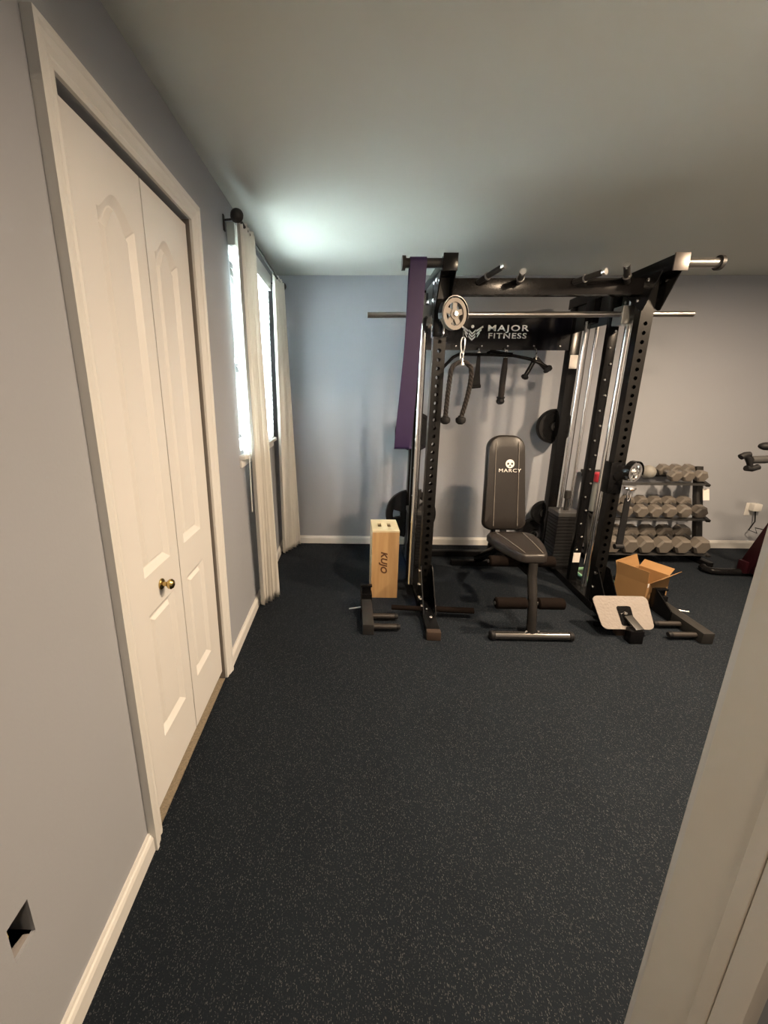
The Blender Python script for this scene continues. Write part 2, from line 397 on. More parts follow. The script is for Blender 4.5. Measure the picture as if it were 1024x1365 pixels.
struct(B().box(LX-.034, WX, CY0, CY0+.006, 0, CZ).box(LX-.1, WX, CY1-.004, CY1, 0, CZ).box(LX-.1, LX-.04, CY0, CY1, 2.037, CZ).build('trim_2', mat('door_gap_shade', (.2, .18, .16), .6, noise=.05), smooth=False))  # jamb strips coloured dark to stand in for shade in the leaf gaps

# doorway jamb beside the camera
b = B(); b.box(.5, .515, .352, .4475, 0, 2.1, .002).box(.4955, .5, .353, .372, 0, 2.1, .0015)
struct(b.build('trim_3', mat('jamb_paint', (.74, .71, .64), .6, noise=.02), smooth=True), 'off-white painted door jamb at the right of the doorway')
struct(B().box(.4965, .516, .3205, .352, 0, 2.1, .003).build('trim_4', mat('casing_edge_paint', (.76, .73, .67), .55, noise=.02)))
struct(B().box(.503, .575, .4405, .4585, 0, 2.1, .002).build('trim_5', WHITE))

# cut-out in the drywall with a blue electrical box
jb = thing('electrical_box', 'dark blue electrical box in the ragged hole low in the left wall', 'electrical box', (WX-.03, .51, .368))
h0, h1, h2, h3 = HOLE
b = B(); x0, x1 = WX-.075, WX-.008
b.box(x0, x0+.003, h0-.004, h1+.004, h2-.004, h3+.004).box(x0, x1, h0-.004, h0, h2-.004, h3+.004).box(x0, x1, h1, h1+.004, h2-.004, h3+.004).box(x0, x1, h0-.004, h1+.004, h2-.004, h2).box(x0, x1, h0-.004, h1+.004, h3, h3+.004)
b.build('box_shell', NAVY, jb, smooth=False)
B().tube([(WX-.06, .50, .39), (WX-.03, .492, .41), (WX-.008, .490, .43), (WX-.02, .497, .446), (WX-.06, .505, .44)], .003, 8).build('wire', YELLOW, jb)
B().prism([(WX-.012, h0, h2), (WX-.012, h1-.006, h2), (WX-.012, h1-.014, h2+.013), (WX-.012, h0+.012, h2+.02), (WX-.012, h0, h2+.028)], (.004, 0, 0)).build('torn_paper', TANW, jb, smooth=False)

# ------------------------------------------------------------------ window, blind, curtains
win = bpy.data.objects.new('window_1', None); COL.objects.link(win); win.location = (WX-.08, (WY0+WY1)/2, WZ0); struct(win, 'bright window in the left wall behind white blind and curtains')
b = B(); fx0, fx1 = WX-.10, WX-.055
b.box(fx0, fx1, WY0, WY0+.03, WZ0, WZ1).box(fx0, fx1, WY1-.03, WY1, WZ0, WZ1).box(fx0, fx1, WY0, WY1, WZ0, WZ0+.035).box(fx0, fx1, WY0, WY1, WZ1-.035, WZ1).box(fx0, fx1, WY0, WY1, 1.58, 1.605)
b.build('window_frame', WHITE, win, smooth=False)
B().box(WX-.055, WX-.001, WY0-.001, WY0+.004, WZ0, WZ1).box(WX-.055, WX-.001, WY1-.004, WY1+.001, WZ0, WZ1).box(WX-.055, WX-.001, WY0, WY1, WZ1-.004, WZ1).box(WX-.055, WX-.001, WY0, WY1, WZ0, WZ0+.004).build('window_liner', WHITE, win, smooth=False)
B().box(WX-.085, WX-.080, WY0+.04, WY1-.04, WZ0+.04, 1.58).build('pane', GLASS, win, smooth=False)
B().box(WX-.075, WX-.070, WY0+.04, WY1-.04, 1.60, WZ1-.04).build('pane', GLASS, win, smooth=False)
B().box(WX, WX+.035, WY0-.03, WY1+.03, WZ0-.045, WZ0-.02, .004).box(WX, WX+.014, WY0-.03, WY1+.03, WZ0-.09, WZ0-.045, .003).build('window_sill', WHITE, win)
BY0, BY1 = 2.20, 3.13
bl = thing('window_blind', 'white slatted venetian blind glowing with daylight in front of the window', 'blind', (WX+.022, (BY0+BY1)/2, 1.04))
B().box(WX+.001, WX+.040, BY0, BY1, 2.125, 2.225, .003).build('valance', WHITE, bl)
sl = None; n = 0; z = 2.112
prof = [(-.0245, -.002), (-.012, .001), (0, .002), (.012, .001), (.0245, -.002)]
ca, sa = math.cos(math.radians(-75)), math.sin(math.radians(-75))
while z > 1.082:
    if sl is None:
        b = B(); pts = [(px*ca-pz*sa, px*sa+pz*ca) for px, pz in prof]
        poly = [Vector((WX+.0175+x, BY0+.004, z+zz)) for x, zz in pts]+[Vector((WX+.0175+x, BY0+.004, z+zz-.0025)) for x, zz in pts[::-1]]
        b.prism(poly, (0, BY1-BY0-.008, 0)); sl = b.build('slat', SLAT, bl, smooth=False); zs = z
    else:
        c = sl.copy(); COL.objects.link(c); c.location.z = z-zs
    z -= .0365
B().box(WX+.004, WX+.044, BY0+.003, BY1-.003, 1.042, 1.066, .004).build('bottom_rail', WHITE, bl)
for y in (2.30, 2.66, 3.03):
    B().box(WX+.033, WX+.034, y-.004, y+.004, 1.06, 2.13).build('ladder_tape', SLAT, bl, smooth=False)
B().tube([(WX+.046, 2.235, 2.12), (WX+.047, 2.232, 1.6), (WX+.046, 2.236, 1.10)], .002, 6).tube([(WX+.046, 2.236, 1.10), (WX+.055, 2.215, 1.085), (WX+.05, 2.25, 1.06), (WX+.046, 2.23, 1.04), (WX+.045, 2.235, .72)], .003, 6).build('pull_cord', WHITE, bl)
rod = thing('curtain_rod', 'thin black curtain rod with ball finials above the window', 'curtain rod', (-.53, 2.7, 2.2))
RZ, RXX = 2.205, -.532
B().cyl((RXX, 2.10, RZ), (RXX, 3.33, RZ), .008, 12).build('rod', BLACKM, rod)
for y in (2.075, 3.345): B().lathe((RXX, y-.03, RZ), (RXX, y+.03, RZ), [(0, .004), (.08, .016), (.25, .026), (.5, .031), (.75, .026), (.92, .016), (1, .006)], 20).build('finial', BLACKM, rod)
for y in (2.155, 3.30): B().box(WX+.001, WX+.006, y-.012, y+.012, RZ-.035, RZ+.035, .002).tube([(WX+.004, y, RZ+.012), (WX+.05, y, RZ+.016), (RXX, y, RZ-.004)], .005, 8).build('bracket', BLACKM, rod)
def curtain(label, top, bot, ztop, zbot, npl, amp_t, amp_b, seed):
    """top/bot: (x_left, y_left, x_right, y_right)"""
    rnd = random.Random(seed); ph = rnd.random()*6; b = B(); U, V = npl*14, 40; g = []
    for j in range(V+1):
        t = j/V; row = []
        for i in range(U+1):
            s_ = i/U
            ss = s_ + .018*math.sin(s_*9+ph+1.5*t)
            xa = top[0]*(1-t)+bot[0]*t; xb = top[2]*(1-t)+bot[2]*t; ya = top[1]*(1-t)+bot[1]*t; yb = top[3]*(1-t)+bot[3]*t
            amp = amp_t*(1-t)+amp_b*t
            wv = math.sin(2*PI*npl*ss+ph)*(.75+.25*math.sin(3.1*s_*npl+ph))+.25*math.sin(4.3*PI*npl*ss+ph*2+t)
            row.append(b.m.verts.new(Vector((xa+(xb-xa)*s_+amp*wv, ya+(yb-ya)*s_+.3*amp*math.cos(2*PI*npl*ss+ph), ztop+(zbot-ztop)*t))))
        g.append(row)
    for j in range(V):
        for i in range(U): b.m.faces.new((g[j][i], g[j][i+1], g[j+1][i+1], g[j+1][i]))
    o = b.build('sheer_curtain', CURT, recalc=False)
    sd = o.modifiers.new('thickness', 'SOLIDIFY'); sd.thickness = .0016; sd.offset = 0
    return tag(o, label, 'curtain', 'curtains on the black rod')
curtain('nearer cream curtain panel hanging over the middle of the window', (-.535, 2.10, -.525, 2.37), (-.572, 2.36, -.495, 2.50), 2.222, .025, 5, .014, .022, 3)
curtain('farther white curtain panel hanging in the room corner beside the back wall', (-.54, 3.02, -.525, 3.31), (-.575, 3.25, -.470, 3.47), 2.222, .02, 6, .014, .020, 8)

# ------------------------------------------------------------------ the rack
RK = thing('power_rack', 'tall black cable power rack with pull-up grips and printed cross panel', 'gym rack', (1.16, 2.85, 0))
RC = 1.097
LXs = ((.4845, .5565), (1.647, 1.719))
RODX = (.456, 1.712)
def perforated(x0, x1, y0, y1, z0, z1, pitch=.05, r=.0120, first=.1, last=.21, side=True):
    b = B(); zs = []; z = z0+first
    while z+pitch/2 < z1-last: zs.append(z); z += pitch
    def face(P, wd):                  # P(u, z) -> point, u in 0..wd
        lo = zs[0]-pitch/2; hi = zs[-1]+pitch/2
        for a, c in ((z0, lo), (hi, z1)): b.quad(P(0, a), P(wd, a), P(wd, c), P(0, c))
        for zc in zs:
            co = [(0, zc-pitch/2), (wd, zc-pitch/2), (wd, zc+pitch/2), (0, zc+pitch/2)]
            oc = [(wd/2+r*math.cos(PI*(-.625-.25+.25*(k+1)))*1, zc+r*math.sin(PI*(-.625-.25+.25*(k+1)))) for k in range(8)]
            for i in range(4):
                b.quad(P(*co[i]), P(*oc[(2*i+1) % 8]), P(*oc[(2*i) % 8]))
                j = (i+1) % 4
                b.quad(P(*co[i]), P(*co[j]), P(*oc[(2*j) % 8]), P(*oc[(2*i+1) % 8]))
    face(lambda u, z: (x0+u, y0, z), x1-x0); face(lambda u, z: (x1-u, y1, z), x1-x0)
    if not side:
        b.quad((x0, y0, z0), (x0, y1, z0), (x0, y1, z1), (x0, y0, z1)); b.quad((x1, y0, z0), (x1, y0, z1), (x1, y1, z1), (x1, y1, z0))
    if side: face(lambda u, z: (x0, y1-u, z), y1-y0); face(lambda u, z: (x1, y0+u, z), y1-y0)
    b.quad((x0, y0, z1), (x1, y0, z1), (x1, y1, z1), (x0, y1, z1)); b.quad((x0, y0, z0), (x0, y1, z0), (x1, y1, z0), (x1, y0, z0))
    return b
POSTB = mat('post_black', (.006, .0055, .005), .3, noise=.1, nscale=40, bump=.03, bscale=400, spec=.4)
bolts = B()
def bolt(p, n, r=.010): 
    p = Vector(p); n = Vector(n); bolts.lathe(p, p+n*.009, [(0, r), (.6, r), (1, r*.55)], 6)
FY0, FY1, RY0, RY1 = 2.45, 2.505, 3.25, 3.325
for i, (a, c) in enumerate(LXs):
    s = -1 if i == 0 else 1; cx = (a+c)/2; rx = RC+s*.6355 if i else .535; tx = cx+(.028 if i else 0)
    perforated(a, c, FY0, FY1, .052, 2.04, side=False).build('front_upright', POSTB, RK, smooth=False)
    B().box(rx-.0375, rx+.0375, RY0, RY1, .052, 2.04, .003).build('rear_upright', BLACK, RK)
    mx_ = RC+s*.591 if i else .468; hw = .03
    B().box(mx_-hw, mx_+hw, 2.735, 2.775, .052, 2.04, .003).build('middle_upright', BLACK, RK)
    # floor rail with angled front foot
    fs = -.012 if i == 0 else -.022
    B().obox((cx, 2.40, .026), (rx, 3.36, .026), .10, .052, bev=.003).obox((cx+fs, 2.06 if i == 0 else 2.14, .027), (cx, 2.42, .027), .078, .05, bev=.003).build('floor_rail', BLACK, RK)
    fy = 2.035 if i == 0 else 2.115
    B().obox((cx+fs-.001, fy, .028), (cx+fs, fy+.04, .028), .082, .054, bev=.004).build('foot_cap', mat('foot_cap_plastic', (.05, .035, .027), .7, noise=.1, spec=.2), RK)
    for xx in (a-.005, c):
        B().prism([(xx, 2.23, .05), (xx, 2.45, .05), (xx, 2.45, .30), (xx, 2.415, .30)], (.005, 0, 0)).build('foot_gusset', BLACK, RK, smooth=False)
    for xx, nx in ((a-.005, -1), (c+.005, 1)):
        for y, z in ((2.43, .26), (2.43, .16), (2.36, .09), (2.29, .08), (2.40, .08)): bolt((xx, y, z), (nx, 0, 0))
    bolt((cx, 2.20, .053), (0, -.2, 1)); bolt((cx-.01, 2.29, .056), (0, 0, 1))
    # overhead rail and gussets; right end plate has lamp light painted in as paler colour
    B().obox((tx, 2.31, 2.0785), (rx, 3.36, 2.0785), .072, .073, bev=.003).build('top_rail', BLACK, RK)
    B().box(tx-.039, tx+.039, 2.302, 2.31, 2.036, 2.121, .002).build('end_plate', BLACK if i == 0 else mat('end_plate_lit', (.10, .09, .085), .35, .6, noise=.05), RK)
    for xx in (a-.006, c+(.02 if i else 0)):
        B().prism([(xx, 2.335, 2.045), (xx, 2.60, 2.045), (xx, 2.60, 1.975), (xx, 2.455, 1.87), (xx, 2.44, 1.87)], (.006, 0, 0)).build('top_gusset', BLACK, RK, smooth=False)
        for y, z in ((2.42, 2.02), (2.48, 2.02), (2.48, 1.93)): bolt((xx+(.006 if xx == c else 0), y, z), (1 if xx == c else -1, 0, 0), .011)
    # side panel between front and middle uprights
    cx0 = cx; cx = RC+s*.617
    pb = B().box(cx-.003, cx+.003, 2.526, 3.249, 1.86, 2.041); pb.build('side_panel', mat('side_panel_black', (.035, .036, .036), .4, noise=.1), RK, smooth=False)
    for y, z in ((2.62, 1.95), (2.70, 1.96), (2.78, 1.94), (2.70, 1.88)): bolt((cx+s*-.003, y, z), (-s, 0, 0), .012); bolt((cx-.003, y, z), (-1, 0, 0), .012)
    cx = cx0
    # pull-up handle; right one paler, lamp light put into its colour
    xo = tx-.036 if i == 0 else tx+.036
    xe = .281 if i == 0 else 1.935
    B().cyl((xo, 2.345, 2.083), (xe, 2.345, 2.083), .024, 20).build('pull_up_handle', mat('lit_handle', (.26, .25, .24), .3, .8, noise=.05) if i else BLACKM, RK)
    B().cyl((xe-.008*s, 2.345, 2.083), (xe+.010*s, 2.345, 2.083), .036, 20).build('handle_flange', BLACKM, RK)
    # smith guide rod, weight guide rods, weight stack
    xr = RODX[i]
    B().cyl((xr, 2.64, .056), (xr, 2.64, 2.0), .018, 16).build('guide_rod', CHROME, RK)
    for dx in ((.495, .575), (.560, .638))[i]: B().cyl((RC+s*dx, 3.0, .5), (RC+s*dx, 3.0, 1.90), .0125, 14).build('weight_guide_rod', CHROME, RK)
    xa, xb = sorted((RC+s*(.525 if i else .47), RC+s*(.695 if i else .625))); z = .075; sp = None; k = 0
    while k < 15:
        if sp is None: sp = B().box(xa, xb, 2.93, 3.09, z, z+.0245, .003).build('stack_plate', RUBBER, RK); z0s = z
        else:
            c2 = sp.copy(); COL.objects.link(c2); c2.location.z = z-z0s
        z += .0275; k += 1
    B().box(xa-.004, xb+.004, 2.925, 3.095, z, z+.034, .004).build('stack_cap', GREYM, RK)
    B().box(xa, xb, 2.93, 3.09, .052, .073, .003).build('stack_base', BLACK, RK)
    B().cyl(((xa+xb)/2, 3.01, z+.03), ((xa+xb)/2, 3.01, z+.13), .012, 12).cyl(((xa+xb)/2, 3.01, z+.13), ((xa+xb)/2, 3.01, z+.19), .022, 14).build('stack_stem', BLACKM, RK)
    B().cyl(((xa+xb)/2-.02, 3.01, z+.19), ((xa+xb)/2-.02, 3.01, 1.93), .0035, 6).build('cable', BLACKM, RK)
    B().box(mx_-.02, mx_+.04, 2.96, 3.06, 1.885, 2.041, .004).build('stack_head', BLACK, RK)
    # column guide cover with bolts down its face
    for k in range(16):
        z = .3+.1*k
        bolt((mx_+(.010 if k % 2 else -.010), 2.734, z), (0, -1, 0), .0085)
    # band peg at the foot
    B().cyl((c if i == 0 else a, 2.285, .062), (c+.25 if i == 0 else a-.02, 2.27, .062), .019, 16).cyl((a, 2.285, .062), (a-.2, 2.30, .062) if i == 0 else (a-.02, 2.285, .062), .016, 14).build('band_peg', FOAM, RK)
# cross members
B().box(.522, 1.672, 2.456, 2.520, 1.955, 2.040, .003).build('front_cross_beam', mat('beam_black', (.009, .008, .008), .2, noise=.1, spec=.3), RK)
B().box(.499, 1.695, 3.262, 3.312, 0.004, .052, .003).build('rear_cross_beam', BLACK, RK)
SY = 3.262
sgn = B().box(.499, 1.692, SY, SY+.006, 1.735, 1.975, .001).build('brand_panel', mat('panel_black', (.005, .005, .008), .15, noise=.1, spec=.3), RK, smooth=False)
RX90 = Matrix.Rotation(PI/2, 4, 'X')
text_part('MAJOR', INK, sgn, .060, Matrix.Translation((1.208, SY-.001, 1.893)) @ RX90, 1.50, .0011, spacing=1.18)
text_part('FITNESS', INK, sgn, .055, Matrix.Translation((1.208, SY-.001, 1.838)) @ RX90, 1.37, .0010, spacing=1.14)
# winged M emblem
b = B(); ex, ez = .938, 1.872
def q4(pts): b.prism([(ex+p[0], SY-.0018, ez+p[1]) for p in pts], (0, .0018, 0))
for sg in (-1, 1):
    for k in range(3):                                        # three wing feathers a side
        z0 = .006-.021*k; xi = .030+.004*k; xo_ = .082-.012*k
        q4([(sg*xi, z0-.010), (sg*xo_, z0+.022), (sg*(xo_-.004), z0+.034), (sg*xi, z0+.003)])
    for z0 in (-.012, -.034, -.056):                          # stacked chevrons of the M
        q4([(0, z0-.012), (sg*.026, z0+.012), (sg*.026, z0+.026), (0, z0+.002)])
b.cyl((ex, SY-.0018, ez+.034), (ex, SY, ez+.034), .0115, 16)
b.build('winged_emblem', INK, sgn, smooth=False)
for k in range(5): bolt((.82+.2*k, SY-.001, 1.765), (0, -1, 0), .008)
# hooks under the brand panel
HKX = (.99, 1.19, 1.43)
for x in HKX: B().tube([(x, SY-.001, 1.75), (x, SY-.03, 1.74), (x, SY-.042, 1.715), (x, SY-.032, 1.697), (x, SY-.018, 1.700)], .005, 8).build('accessory_hook', CHROME, RK)
# pull-up grips on the front beam
for (x0, x1, z1) in ((.715, .80, 2.058), (.945, .90, 2.03), (1.25, 1.325, 2.03), (1.545, 1.43, 2.062)):
    p = Vector((x0, 2.456, 2.018)); q = Vector((x1, 2.30, z1)); d = (q-p)
    g = B().cyl(p, q, .0155, 14).build('pull_up_grip', BLACKM, RK)
    B().cyl(p+d*.93, p+d*1.03, .0165, 14).build('grip_cap', CHROME, g)
    B().cyl(p+d*.36, p+d*.40, .021, 14).build('grip_ring', STEEL, g)
# smith bar and its carriages
sb = B().cyl((.104, 2.605, 1.872), (2.062, 2.605, 1.880), .0165, 18).build('smith_bar', mat('smith_bar_steel', (.36, .34, .32), .3, 1, noise=.05), RK)
for s in (-1, 1):
    x = RODX[0 if s < 0 else 1]
    B().box(x-(.035 if s < 0 else .085), x+.035, 2.58, 2.675, 1.82, 1.925, .006).build('smith_carriage', mat('carriage_alloy', (.34, .35, .34), .35, .8, noise=.05), RK)
    B().tube([(x, 2.57, 1.85), (x-.01, 2.545, 1.84), (x-.015, 2.535, 1.80), (x, 2.545, 1.765)], .011, 8).build('latch_hook', BLACKM, RK)
# cable trolley with big pulley, left
def trolley(cx, zc, pc, pr, nrm, nm):
    t = B().box(cx-.043, cx+.043, FY0-.008, FY1+.008, zc-.10, zc+.10, .004).build('cable_trolley', BLACK, RK)
    n = Vector((nrm[0], nrm[1], 0)).normalized(); p = Vector(pc); tv = Vector((-n.y, n.x, 0))
    # spoked disc: outer ring, hub and five webs
    bb = B()
    bb.lathe(p-n*.014, p+n*.014, [(0, pr*.74), (0, pr), (.3, pr*.97), (.5, pr*.93), (.7, pr*.97), (1, pr), (1, pr*.74), (.8, pr*.72), (.2, pr*.72), (0, pr*.74)], 40, cap=False)
    bb.lathe(p-n*.013, p+n*.013, [(0, pr*.34), (1, pr*.34)], 24)
    for k in range(5):
        a = 2*PI*k/5+.3; dr = tv*math.cos(a)+Vector((0, 0, 1))*math.sin(a)
        bb.obox(p+dr*pr*.28, p+dr*pr*.76, .014, pr*.36, up=tuple(n.cross(dr)))
    bb.build('pulley_wheel', nm, t)
    B().lathe(p-n*.024, p+n*.024, [(0, pr*.14), (.2, pr*.2), (.8, pr*.2), (1, pr*.14)], 12).build('axle_bolt', CHROME, t)
    # guard plate arcing over the wheel, and its stem to the carriage
    pts = []
    for k in range(13):
        a = PI*(-.1+1.2*k/12); pts.append(p+tv*math.cos(a)*(pr+.010)+Vector((0, 0, 1))*math.sin(a)*(pr+.010))
    gd = B()
    for u, v in zip(pts, pts[1:]): gd.obox(u, v, .034, .004, up=tuple(((u+v)/2-p).normalized()))
    gd.build('pulley_guard', BLACK, t)
    B().obox(p+n*-.018, Vector((cx, FY0-.004, zc)), .05, .05, bev=.004).build('pulley_stem', BLACK, t)
    return t
t1 = trolley(.5205, 1.83, (.574, 2.385, 1.838), .083, (.46, -.89), SILVER)
B().tube([(.528, 2.425, 1.80), (.528, 2.405, 1.80), (.528, 2.40, 1.74), (.528, 2.425, 1.73)], .006, 8).build('pull_pin', CHROME, t1)
B().tube([(.628, 2.35, 1.748+.0), (.628, 2.35, 1.70)], .004, 6).build('cable', BLACKM, t1)
t2 = trolley(1.6735, .90, (1.722, 2.375, .955), .056, (.35, -.94), CHROME)
B().cyl((1.70, 2.43, .91), (1.73, 2.36, .91), .014, 10).build('pull_pin', CHROME, t2)
B().lathe((1.722, 2.375, .862), (1.722, 2.375, .842), [(0, .03), (.5, .034), (1, .022)], 16).build('cable_stop', CHROME, t2)
st = B().box(1.662, 1.712, 2.7325, 2.7345, .20, .275).build('sticker', LABELW, RK, smooth=False)
st2 = B().box(1.705, 1.765, 3.2485, 3.2498, 1.60, 1.70).build('sticker', LABELW, RK, smooth=False)
stuff(bolts.build('bolt_heads', CHROME, RK, smooth=False))

# ------------------------------------------------------------------ plates on the pegs at the back of the rack
def plate(name, label, c, R, th, grip):
    t = thing(name, label, 'weight plate', (c[0], c[1], c[2]-R), 'black weight plates behind the rack')
    b = B(); x, y, z = c
    prof = [(0, .026), (0, .05), (.18, .055), (.18, R*.52), (.18, R*.80), (0, R*.84), (0, R*.97), (.15, R), (.85, R), (1, R*.97), (1, .026), (0, .026)]
    if grip:
        # disc with three oval grip openings
        N = 48; rings = []
        def ang(k): return 2*PI*k/N
        for side in (y-th/2, y+th/2):
            rr = []
            for r in (.026, R*.42, R*.72, R): rr.append([b.m.verts.new(Vector((x+r*math.cos(ang(k)), side, z+r*math.sin(ang(k))))) for k in range(N)])
            rings.append(rr)
        hole = lambda k: (k % 16) in (6, 7, 8, 9)
        for si, rr in enumerate(rings):
            for j in range(3):
                for k in range(N):
                    if j == 1 and hole(k): continue
                    b.m.faces.new((rr[j][k], rr[j][(k+1) % N], rr[j+1][(k+1) % N], rr[j+1][k]))
        A, C = rings
        for j in (0, 3):
            for k in range(N): b.m.faces.new((A[j][k], A[j][(k+1) % N], C[j][(k+1) % N], C[j][k]))
        for k in range(N):
            if hole(k):
                for j in (1, 2): b.m.faces.new((A[j][k], A[j][(k+1) % N], C[j][(k+1) % N], C[j][k]))
                if not hole(k-1): b.m.faces.new((A[1][k], A[2][k], C[2][k], C[1][k]))
                if not hole(k+1): kk = (k+1) % N; b.m.faces.new((A[1][kk], A[2][kk], C[2][kk], C[1][kk]))
    else: b.lathe((x, y-th/2, z), (x, y+th/2, z), prof, 48, cap=False)
    b.build('plate_disc', RUBBER, t)
    B().lathe((x, y-th/2-.004, z), (x, y+th/2+.004, z), [(0, .026), (0, .040), (1, .040), (1, .026), (0, .026)], 24, cap=False).build('hub_ring', STEEL, t)
    return t
PEG = [(.5475, 3.42, 1.09), (.5475, 3.42, .36), (1.7325, 3.42, 1.142), (1.7325, 3.42, .385), (1.7325, 3.42, .20)]
for (x, y, z) in ((.5545, 0, 1.09), (.5545, 0, .36), (1.7325, 0, 1.142), (1.7325, 0, .385)):
    B().cyl((x, RY1, z), (x, 3.55, z), .024, 16).build('plate_peg', STEEL, RK)
    if x < 1: B().box(.55, x+.03, RY0+.02, RY1, z-.03, z+.03, .002).build('peg_bracket', BLACK, RK)
plate('weight_plate', 'black plate half hidden behind the purple band, left rear post', (.5545, 3.385, 1.09), .165, .045, False)
plate('weight_plate', 'large black grip-hole plate low on the left rear post', (.5545, 3.385, .36), .222, .045, True)
plate('weight_plate', 'black round plate high on the right rear post above the bench back', (1.7325, 3.40, 1.142), .145, .06, False)
plate('weight_plate', 'small black plate low on the right rear post beside the bench back', (1.7325, 3.385, .385), .105, .05, False)
plate('weight_plate', 'black plate on the floor behind the right weight stack', (1.70, 3.46, .153), .15, .045, False)

# ------------------------------------------------------------------ attachments
def loop_band():
    b = B(); y0 = 2.345; xw = .088
    top = Vector((.356, y0, 2.083)); rr = .028
    # closed loop in the plane facing +-y: front strand and rear strand
    path = []
    for k in range(9): a = PI*k/8; path.append((top.y-rr*math.cos(a), top.z+rr*math.sin(a), 0))
    zb = 1.105
    for k in range(1, 14): t = k/14; path.append((top.y+rr-.012*t, top.z+(zb-top.z)*t, t))
    for k in range(9): a = PI*k/8; path.append((top.y+.016*math.cos(a), zb-.016*math.sin(a), 1))
    for k in range(1, 14): t = 1-k/14; path.append((top.y-rr+.012*t, top.z+(zb-top.z)*t, t))
    n = len(path); R = []
    for i, (y, z, t) in enumerate(path):
        p0 = path[i-1]; p1 = path[(i+1) % n]; ty, tz = p1[0]-p0[0], p1[1]-p0[1]; l = math.hypot(ty, tz); ny, nz = -tz/l, ty/l
        cx = .356-.030*t + .008*math.sin(t*5)*t; th = .0022
        rear = .010*t if y > top.y else -.008*t
        V = [(cx-xw/2+rear, y+ny*th, z+nz*th), (cx+xw/2+rear, y+ny*th, z+nz*th), (cx+xw/2+rear, y-ny*th, z-nz*th), (cx-xw/2+rear, y-ny*th, z-nz*th)]
        R.append([b.m.verts.new(Vector(v)) for v in V])
    for i in range(n):
        A, C = R[i], R[(i+1) % n]
        for k in range(4): b.m.faces.new((A[k], A[(k+1) % 4], C[(k+1) % 4], C[k]))
    return tag(b.build('resistance_band', PURPLE), 'long purple resistance band looped over the left pull-up handle', 'resistance band')
loop_band()
def carabiner(b, c, h=.075, wd=.03):
    pts = []
    for k in range(20):
        a = 2*PI*k/20; pts.append((c[0]+wd/2*math.cos(a)*(.75+.25*math.sin(a)), c[1], c[2]+h/2*math.sin(a)))
    b.tube(pts, .004, 8, True)
ra = thing('rope_attachment', 'black triceps rope with ball ends hanging from the left pulley', 'cable attachment', (.63, 2.35, 1.25))
b = B(); carabiner(b, (.630, 2.35, 1.672), .085, .03); carabiner(b, (.629, 2.352, 1.614), .05, .022); b.build('carabiner', CHROME, ra)
b = B()
def rope_pt(t):   # t 0..1 from left end over the top to the right end
    if t < .42: u = t/.42; return Vector((.560+.012*u**1.5, 2.35, 1.27+.25*u))
    if t > .58: u = (1-t)/.42; return Vector((.650+.040*math.sin(PI/2*u), 2.35, 1.27+.25*u))
    u = (t-.42)/.16; a = PI*(1-u); return Vector((.631+.059*math.cos(a), 2.35, 1.52+.062*math.sin(a)**.8))
for s_ in range(3):
    pts = []
    for k in range(91):
        t = k/90; p = rope_pt(t); q = rope_pt(min(1, t+.005)); r_ = rope_pt(max(0, t-.005)); d = (q-r_).normalized(); nrm = Vector((-d.z, 0, d.x)); a = t*60+s_*2*PI/3
        pts.append(p+nrm*math.cos(a)*.006+Vector((0, 1, 0))*math.sin(a)*.006)
    b.tube(pts, .0085, 7)
b.build('braided_rope', ROPE, ra)
for x in (.560, .650):
    B().lathe((x, 2.35, 1.285), (x, 2.35, 1.235), [(0, .015), (.15, .017), (.25, .027), (.5, .030), (.8, .027), (1, .012)], 18).build('rubber_end', RUBBER, ra)
B().lathe((.630, 2.35, 1.604), (.630, 2.35, 1.566), [(0, .008), (.4, .013), (1, .018)], 14).build('steel_collar', STEEL, ra)
# lat bar hanging behind, below the brand panel
LY = 3.20
lb = thing('lat_bar', 'long thin black lat pulldown bar with bent ends under the printed panel', 'cable attachment', (1.05, LY, 1.6))
B().tube([(.685, LY-.05, 1.575), (.735, LY-.03, 1.625), (.785, LY-.02, 1.675), (.83, LY-.015, 1.698), (1.05, LY, 1.697), (1.25, LY, 1.69), (1.38, LY, 1.665), (1.47, LY, 1.63), (1.53, LY, 1.60)], .0125, 10).build('bar', BLACK, lb)
B().lathe((1.515, LY, 1.608), (1.545, LY, 1.59), [(0, .018), (.5, .024), (1, .016)], 14).build('end_cap', RUBBER, lb)
B().lathe((.690, LY-.048, 1.580), (.668, LY-.055, 1.558), [(0, .018), (.5, .024), (1, .016)], 14).build('end_cap', RUBBER, lb)
B().tube([(1.05, LY, 1.708), (1.08, LY+.01, 1.722), (1.19, LY+.008, 1.706), (1.24, LY, 1.700)], .012, 8).build('centre_bracket', BLACK, lb)
# strap handle
x = .99; y = 3.215
sh = thing('strap_handle', 'black webbing stirrup handle hanging left of the three hooks', 'cable attachment', (x, y, 1.46))
B().prism([(x-.010, y, 1.700), (x+.012, y, 1.700), (x+.020, y, 1.56), (x+.032, y, 1.468), (x-.034, y, 1.460), (x-.020, y, 1.56)], (0, .007, 0)).build('webbing', RUBBER, sh, smooth=False)
B().cyl((x-.036, y+.003, 1.458), (x+.033, y+.003, 1.464), .014, 14).build('hand_grip', RUBBER, sh)
B().tube([(x+.012*math.cos(2*PI*k/12), y, 1.705+.012*math.sin(2*PI*k/12)) for k in range(12)], .003, 6, True).build('ring', CHROME, sh)
